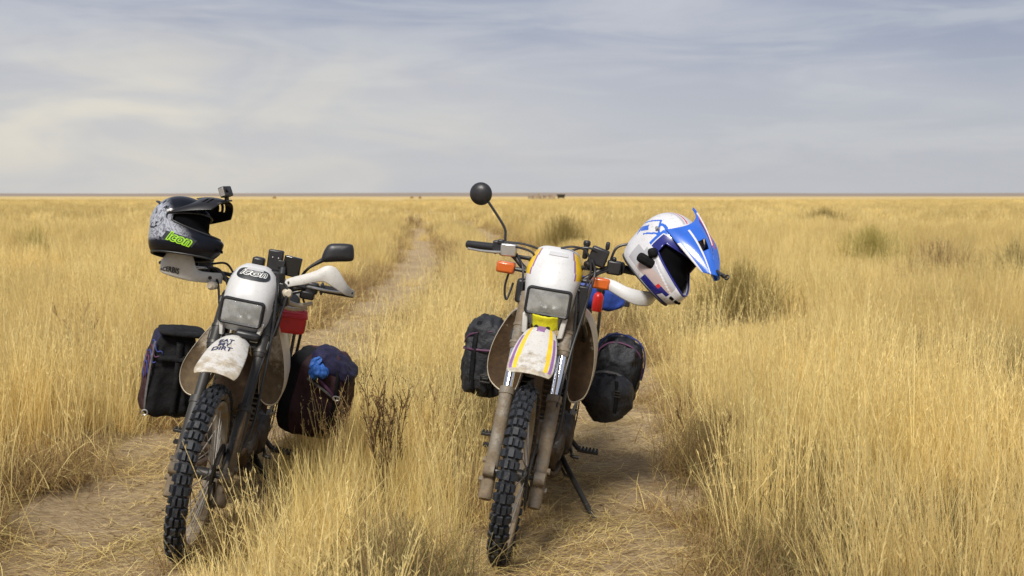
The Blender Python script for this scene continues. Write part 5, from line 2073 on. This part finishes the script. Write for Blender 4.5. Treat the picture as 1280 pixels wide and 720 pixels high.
def shell_pt(th, z, k=1.0):
    """helmet shell: x forward, y left, z up"""
    s = z / (ZT if z > 0 else 0.152)
    h = (1 - min(1, abs(s)) ** (2.2 if z > 0 else 3.6)) ** (1 / (2.2 if z > 0 else 3.6))
    a, b = 0.137, 0.117
    ext = 0.078 * smooth(0.0, -0.060, z) - 0.012 * smooth(-0.09, -0.128, z)
    c, sn = math.cos(th), math.sin(th)
    x = a * h * c
    y = b * h * sn
    if c > 0:
        x += ext * c ** 1.3
        y *= 1 - 0.16 * smooth(0.0, -0.06, z) * c ** 2
    else:
        x -= 0.008 * smooth(0.02, -0.05, z) * -c * -1
    return V((x, y, z)) * k


PORT = [0.064, -0.058, R(80)]


def port(th, z):
    """>0 inside the eye port; roughly metres from its edge"""
    a = abs(th)
    lim = PORT[2]
    up = PORT[0] - 0.022 * (a / lim) ** 2
    lo = PORT[1] + 0.046 * (a / lim) ** 1.5
    return min(up - z, z - lo, (lim - a) * 0.11)


def zmap(v):
    return ZB + (ZT - ZB) * math.sin(v * math.pi / 2) ** 0.92


def side_pt(x, z, side, k=1.0):
    lo, hi = 0.0, math.pi
    for _ in range(40):
        m = (lo + hi) / 2
        if shell_pt(m, z).x > x:
            lo = m
        else:
            hi = m
    return shell_pt(lo * side, z, k)


def helmet(Mt, label, shell_mats, mf, peak_mats, pf, peak_shape, trim):
    t = empty('helmet', Mt, label, 'helmet')
    NU, NV = 220, 120

    def fn(u, v):
        return shell_pt((u - 0.5) * 2 * math.pi, zmap(v))

    def keep(u, v):
        return port((u - 0.5) * 2 * math.pi, zmap(v)) < 0

    def mm(u, v):
        return mf((u - 0.5) * 2 * math.pi, zmap(v), fn(u, v))
    MB().grid(fn, NU, NV, mm, keep).build('shell', shell_mats, t, angle=180, solid=0.006, weld=True)
    li = MB()
    li.grid(lambda u, v: shell_pt((u - 0.5) * 2 * math.pi, ZB + 0.012 + (ZT - ZB - 0.02) * v) * 0.90 - V((0.018 * max(0, math.cos((u - 0.5) * 2 * math.pi)) * smooth(-0.02, -0.05, ZB + (ZT - ZB) * v), 0, 0)), 48, 30)
    li.build('liner', W['liner'], t, angle=180)
    # rubber edge round the eye port
    pts = []
    lim = PORT[2]
    n = 40
    for k in range(n + 1):
        a = -lim + 2 * lim * k / n
        pts.append(shell_pt(a, PORT[0] - 0.022 * (a / lim) ** 2, 1.0))
    for k in range(n + 1):
        a = lim - 2 * lim * k / n
        pts.append(shell_pt(a, PORT[1] + 0.046 * (abs(a) / lim) ** 1.5, 1.0))
    pts.append(pts[0])
    MB().tube(pts, 0.0042, 7).build('eye_port_trim', trim, t, angle=180)
    pts = [shell_pt(R(3.6 * k), ZB, 1.0) for k in range(101)]
    MB().tube(pts, 0.0050, 7).build('neck_trim', W['black'], t, angle=180)
    # chin vents
    cv = MB()
    for a in (-14, 0, 14):
        p = shell_pt(R(a), -0.088, 1.004)
        cv.box(p, (0.006, 0.018, 0.011), Matrix.Rotation(R(a), 3, 'Z'))
    cv.build('chin_vent', W['liner'], t, bevel=0.002)
    # peak
    P = peak_shape

    def pk(u, v):
        q = u * 2 - 1
        th = q * R(P['wrap'])
        z0 = P['zroot'] - (P['zroot'] - P['zside']) * abs(q) ** 1.5
        a = shell_pt(th, z0, 1.04 + P.get('lift', 0.0) * (1 - abs(q) ** 2))
        a = a + V((-0.050, 0, 0.014)) * P.get('fin', 0.0) * (1 - abs(q) ** 1.5)
        b = V((P['len'] - P['tipcurve'] * abs(q) ** 2.2, P['tipw'] * sgn_pow(q, 0.9), P['ztip'] - P['drop'] * abs(q) ** 2))
        m_ = (a + b) / 2 + V((0, 0, P['arch'] * (1 - abs(q) ** 2))) + V((0, 0.018 * q, 0))
        rid = P['ridge'] * math.exp(-((abs(q) - 0.42) / 0.10) ** 2) * math.sin(math.pi * min(1, v * 1.1))
        return a * (1 - v) ** 2 + m_ * 2 * v * (1 - v) + b * v * v + V((0, 0, rid))

    def kp(u, v):
        q = abs(u * 2 - 1)
        for (q0, q1, v0, v1) in P['slots']:
            if q0 < q < q1 and v0 < v < v1:
                return False
        return True
    MB().grid(pk, 90, 60, pf, kp).build('peak', peak_mats, t, angle=180, solid=0.004, weld=True)
    for s_ in (-1, 1):
        sc = MB()
        p = side_pt(0.0, 0.040, s_, 1.05)
        sc.lathe([(0.001, 0.006), (0.006, 0.005), (0.008, 0.0), (0.008, -0.008)], p, (0, s_, 0), 14)
        sc.build('peak_screw', W['alloy'], t)
    return t, pk


def frame_matrix(pos, fwd, up, scale=1.0):
    f = V(fwd).normalized()
    u = V(up)
    u = (u - f * u.dot(f)).normalized()
    l = u.cross(f)
    m = Matrix((f, l, u)).transposed().to_4x4()
    return Matrix.Translation(pos) @ m @ Matrix.Scale(scale, 4)


PITCH = math.atan(118 / FPX)


def wpos(px, py, D):
    """point at depth D (along +Y) that the photograph shows at px, py"""
    u, f = (360 - py) / FPX, 1.0
    y = math.cos(PITCH) * f + math.sin(PITCH) * u
    z = -math.sin(PITCH) * f + math.cos(PITCH) * u
    return V(((px - 640) / FPX / y * D, D, CAM_H + z / y * D))


def black_helmet():
    M_ = frame_matrix(wpos(226, 284, 4.60), (0.94, -0.26, -0.07), (0.10, 0.26, 1.0), 0.95)

    def mf(th, z, p):
        if z < -0.098:
            return 1
        return 0

    def pf(u, v):
        return 0
    t, pk = helmet(M_, 'black helmet with grey smoke artwork and green lettering on a white hand guard', [W['smoke'], W['h_black']], mf,
                   [W['black_gloss']], pf, dict(wrap=92, zroot=0.128, zside=0.030, len=0.212, tipw=0.088, ztip=0.128, drop=0.058, tipcurve=0.030, arch=0.024, ridge=0.004,
                                                slots=((0.30, 0.62, 0.42, 0.50), (0.36, 0.66, 0.60, 0.66))), W['black'])

    def ft(a, b):
        # slanting line of text along the helmet's right cheek
        c, s = math.cos(R(-11)), math.sin(R(-11))
        x, z = 0.066 + a * c - b * s, -0.070 + a * s + b * c
        p = side_pt(x, z, -1)
        n = V((p.x * 0.2, p.y, p.z * 0.3)).normalized()
        return p + n * 0.0028

    def lift(f, k):
        return lambda a, b: f(a, b) + V((0, -k, 0))
    bx = MB()
    bx.grid(lambda u, v: ft((u - 0.5) * 0.130 + (v - 0.5) * 0.012, (v - 0.5) * 0.034), 24, 6)
    panel = bx.build('logo_panel', W['badge'], t, angle=180)
    lettering('icon', lift(ft, 0.0015), 0.054, W['green'], panel, shear=0.35, offset=0.075, sx=1.08)
    lettering('icon', lift(ft, 0.0025), 0.054, W['badge'], panel, shear=0.35, offset=-0.010, sx=1.08)
    # white screw stud
    st = MB()
    p = side_pt(0.012, 0.045, -1, 1.06)
    st.lathe([(0.001, 0.006), (0.006, 0.005), (0.0075, 0.0), (0.0075, -0.006)], p, (0, -1, 0), 14)
    st.build('white_stud', W['paint_white'], t)
    # rear spoiler lip
    sp = MB()
    sp.grid(lambda u, v: shell_pt(math.pi + (u - 0.5) * 1.9, 0.092 - 0.014 * abs(u - 0.5) * 2, 1.01) + V((-0.022, 0, 0.012)) * v * (1 - (abs(u - 0.5) * 2) ** 2), 24, 4)
    sp.build('spoiler', W['black'], t, angle=180, solid=0.004)
    # action camera on the peak
    tip = M_ @ pk(0.46, 0.93)
    C = frame_matrix(tip, (0.95, -0.25, 0.0), (-0.10, 0.0, 1.0))
    g = empty('action_camera', C, 'small action camera mounted on the tip of the black helmet peak', 'camera')
    b = MB()
    b.box((0, 0, 0.0), (0.034, 0.030, 0.007))
    b.box((0, 0, 0.010), (0.016, 0.012, 0.018))
    b.build('mount', W['black'], g, bevel=0.002)
    b = MB()
    tl = Matrix.Rotation(R(-18), 3, 'Y')
    b.box((-0.004, 0, 0.036), (0.030, 0.062, 0.043), tl)
    b.build('casing', W['steel'], g, bevel=0.005)
    b = MB()
    b.lathe([(0.012, 0), (0.012, 0.009), (0.009, 0.010), (0.001, 0.008)], V((-0.004, 0, 0.036)) + tl @ V((0.014, -0.014, 0.006)), tl @ V((1, 0, 0)), 18)
    b.build('lens', W['screen'], g)
    b = MB()
    b.box(V((-0.004, 0, 0.036)) + tl @ V((0.0, -0.0325, 0.0)), (0.022, 0.003, 0.034), tl)
    b.build('side_latch', W['alloy'], g, bevel=0.001)


def blue_helmet():
    M_ = frame_matrix(wpos(834, 312, 4.60), (0.35, -0.75, -0.56), (0.68, -0.22, 0.70), 1.12)

    def mf(th, z, p):
        d = -port(th, z)
        a = abs(th)
        if z < -0.10 and a < R(60):
            return 3 if a > R(30) or z < -0.12 else 0
        if z < -0.015 and a < R(120):           # chin bar and cheek
            if a < R(22):
                return 0
            if d < 0.010:
                return 2
            if a < R(42) and z < -0.085:
                return 4 if a > R(37) else 3
            if z < -0.108 or z > -0.045 and a > R(80):
                return 0
            if 0.030 < d < 0.036:
                return 0
            return 5 if a < R(75) and z < -0.062 else (2 if a < R(95) and z < -0.03 else 0)
        if a < R(82) and -0.02 <= z < 0.062 and d < 0.040:
            if d < 0.014 + 0.012 * smooth(R(20), R(62), a):
                return 3
            if d < 0.030:
                return 0
            return 1 if d < 0.040 else 0
        # side emblem behind the eye port
        x, zz = p.x, p.z
        e = (x + 0.045) * 0.75 + (zz - 0.016) * 0.66
        f = -(x + 0.045) * 0.66 + (zz - 0.016) * 0.75
        if p.y < 0 or True:
            e += 0.25 * f
            if abs(e) < 0.056 and abs(f) < 0.032:
                if abs(e) > 0.049 or abs(f) > 0.025:
                    return 1
                if -0.049 < e < 0.004 and -0.014 < f < 0.010:
                    return 1
                return 0
            r_ = math.hypot((x - 0.010) * 0.8, zz - 0.048)
            if r_ < 0.024:
                return 1 if r_ > 0.013 else 0
        # thin stripes over the crown
        k = abs(p.y) - 0.045 - 0.10 * (0.134 - z)
        if z > 0.02 and a > R(70):
            if abs(k) < 0.003:
                return 4
            if 0.008 < k < 0.016:
                return 2
        return 0

    def pf(u, v):
        q = abs(u * 2 - 1)
        if v < 0.10:
            return 0
        if q < 0.13 and v < 0.62:
            return 1
        if 0.13 <= q < 0.20 and v < 0.62:
            return 2
        if 0.20 <= q < 0.26 and v < 0.66:
            return 3
        if 0.60 < q < 0.635 + 0.02 * v and v > 0.12:
            return 1
        if q > 0.93 and v > 0.35:
            return 1
        return 0
    t, pk = helmet(M_, 'white helmet with blue peak, hung tilted on the striped motorcycle handlebar', [W['h_white'], W['h_blue'], W['h_grey'], W['h_navy'], W['h_red'], W['h_dust']], mf,
                   [W['h_blue'], W['h_white'], W['h_red'], W['h_navy']], pf, dict(lift=0.09, fin=1.2, wrap=78, zroot=0.138, zside=0.060, len=0.262, tipw=0.042, ztip=0.088, drop=0.030, tipcurve=0.034, arch=0.042, ridge=0.009,
                                                                  slots=((0.44, 0.60, 0.40, 0.60), (0.28, 0.36, 0.70, 0.80))), W['h_navy'])
    inv = M_.inverted()
    b = MB()
    tip = pk(0.5, 0.97)
    b.box(tip + V((0.006, 0, 0.006)), (0.030, 0.030, 0.008))
    b.tube([tip + V((0.012, 0, 0.008)), tip + V((0.032, 0, 0.014))], 0.007, 8)
    ring = [tip + V((0.036 + 0.008 * math.cos(a), 0.0, 0.016 + 0.008 * math.sin(a))) for a in (2 * math.pi * k / 14 for k in range(15))]
    b.tube(ring, 0.0035, 6)
    b.build('camera_mount', W['black'], t, bevel=0.002)
    # black pads of the chin strap hanging out past the cheek
    b = MB()
    for px, py, D, sz, ang in ((808, 326, 4.475, (0.082, 0.03, 0.040), -32), (816, 316, 4.47, (0.040, 0.03, 0.040), 10)):
        c = wpos(px, py, D)
        rot = (inv.to_3x3() @ Matrix.Rotation(R(-ang), 3, 'Y'))
        b.box(inv @ c, sz, rot)
    b.build('strap_pad', W['fabric'], t, bevel=0.012)


PORT[:] = [0.056, -0.040, R(80)]
black_helmet()
PORT[:] = [0.052, -0.054, R(62)]
blue_helmet()
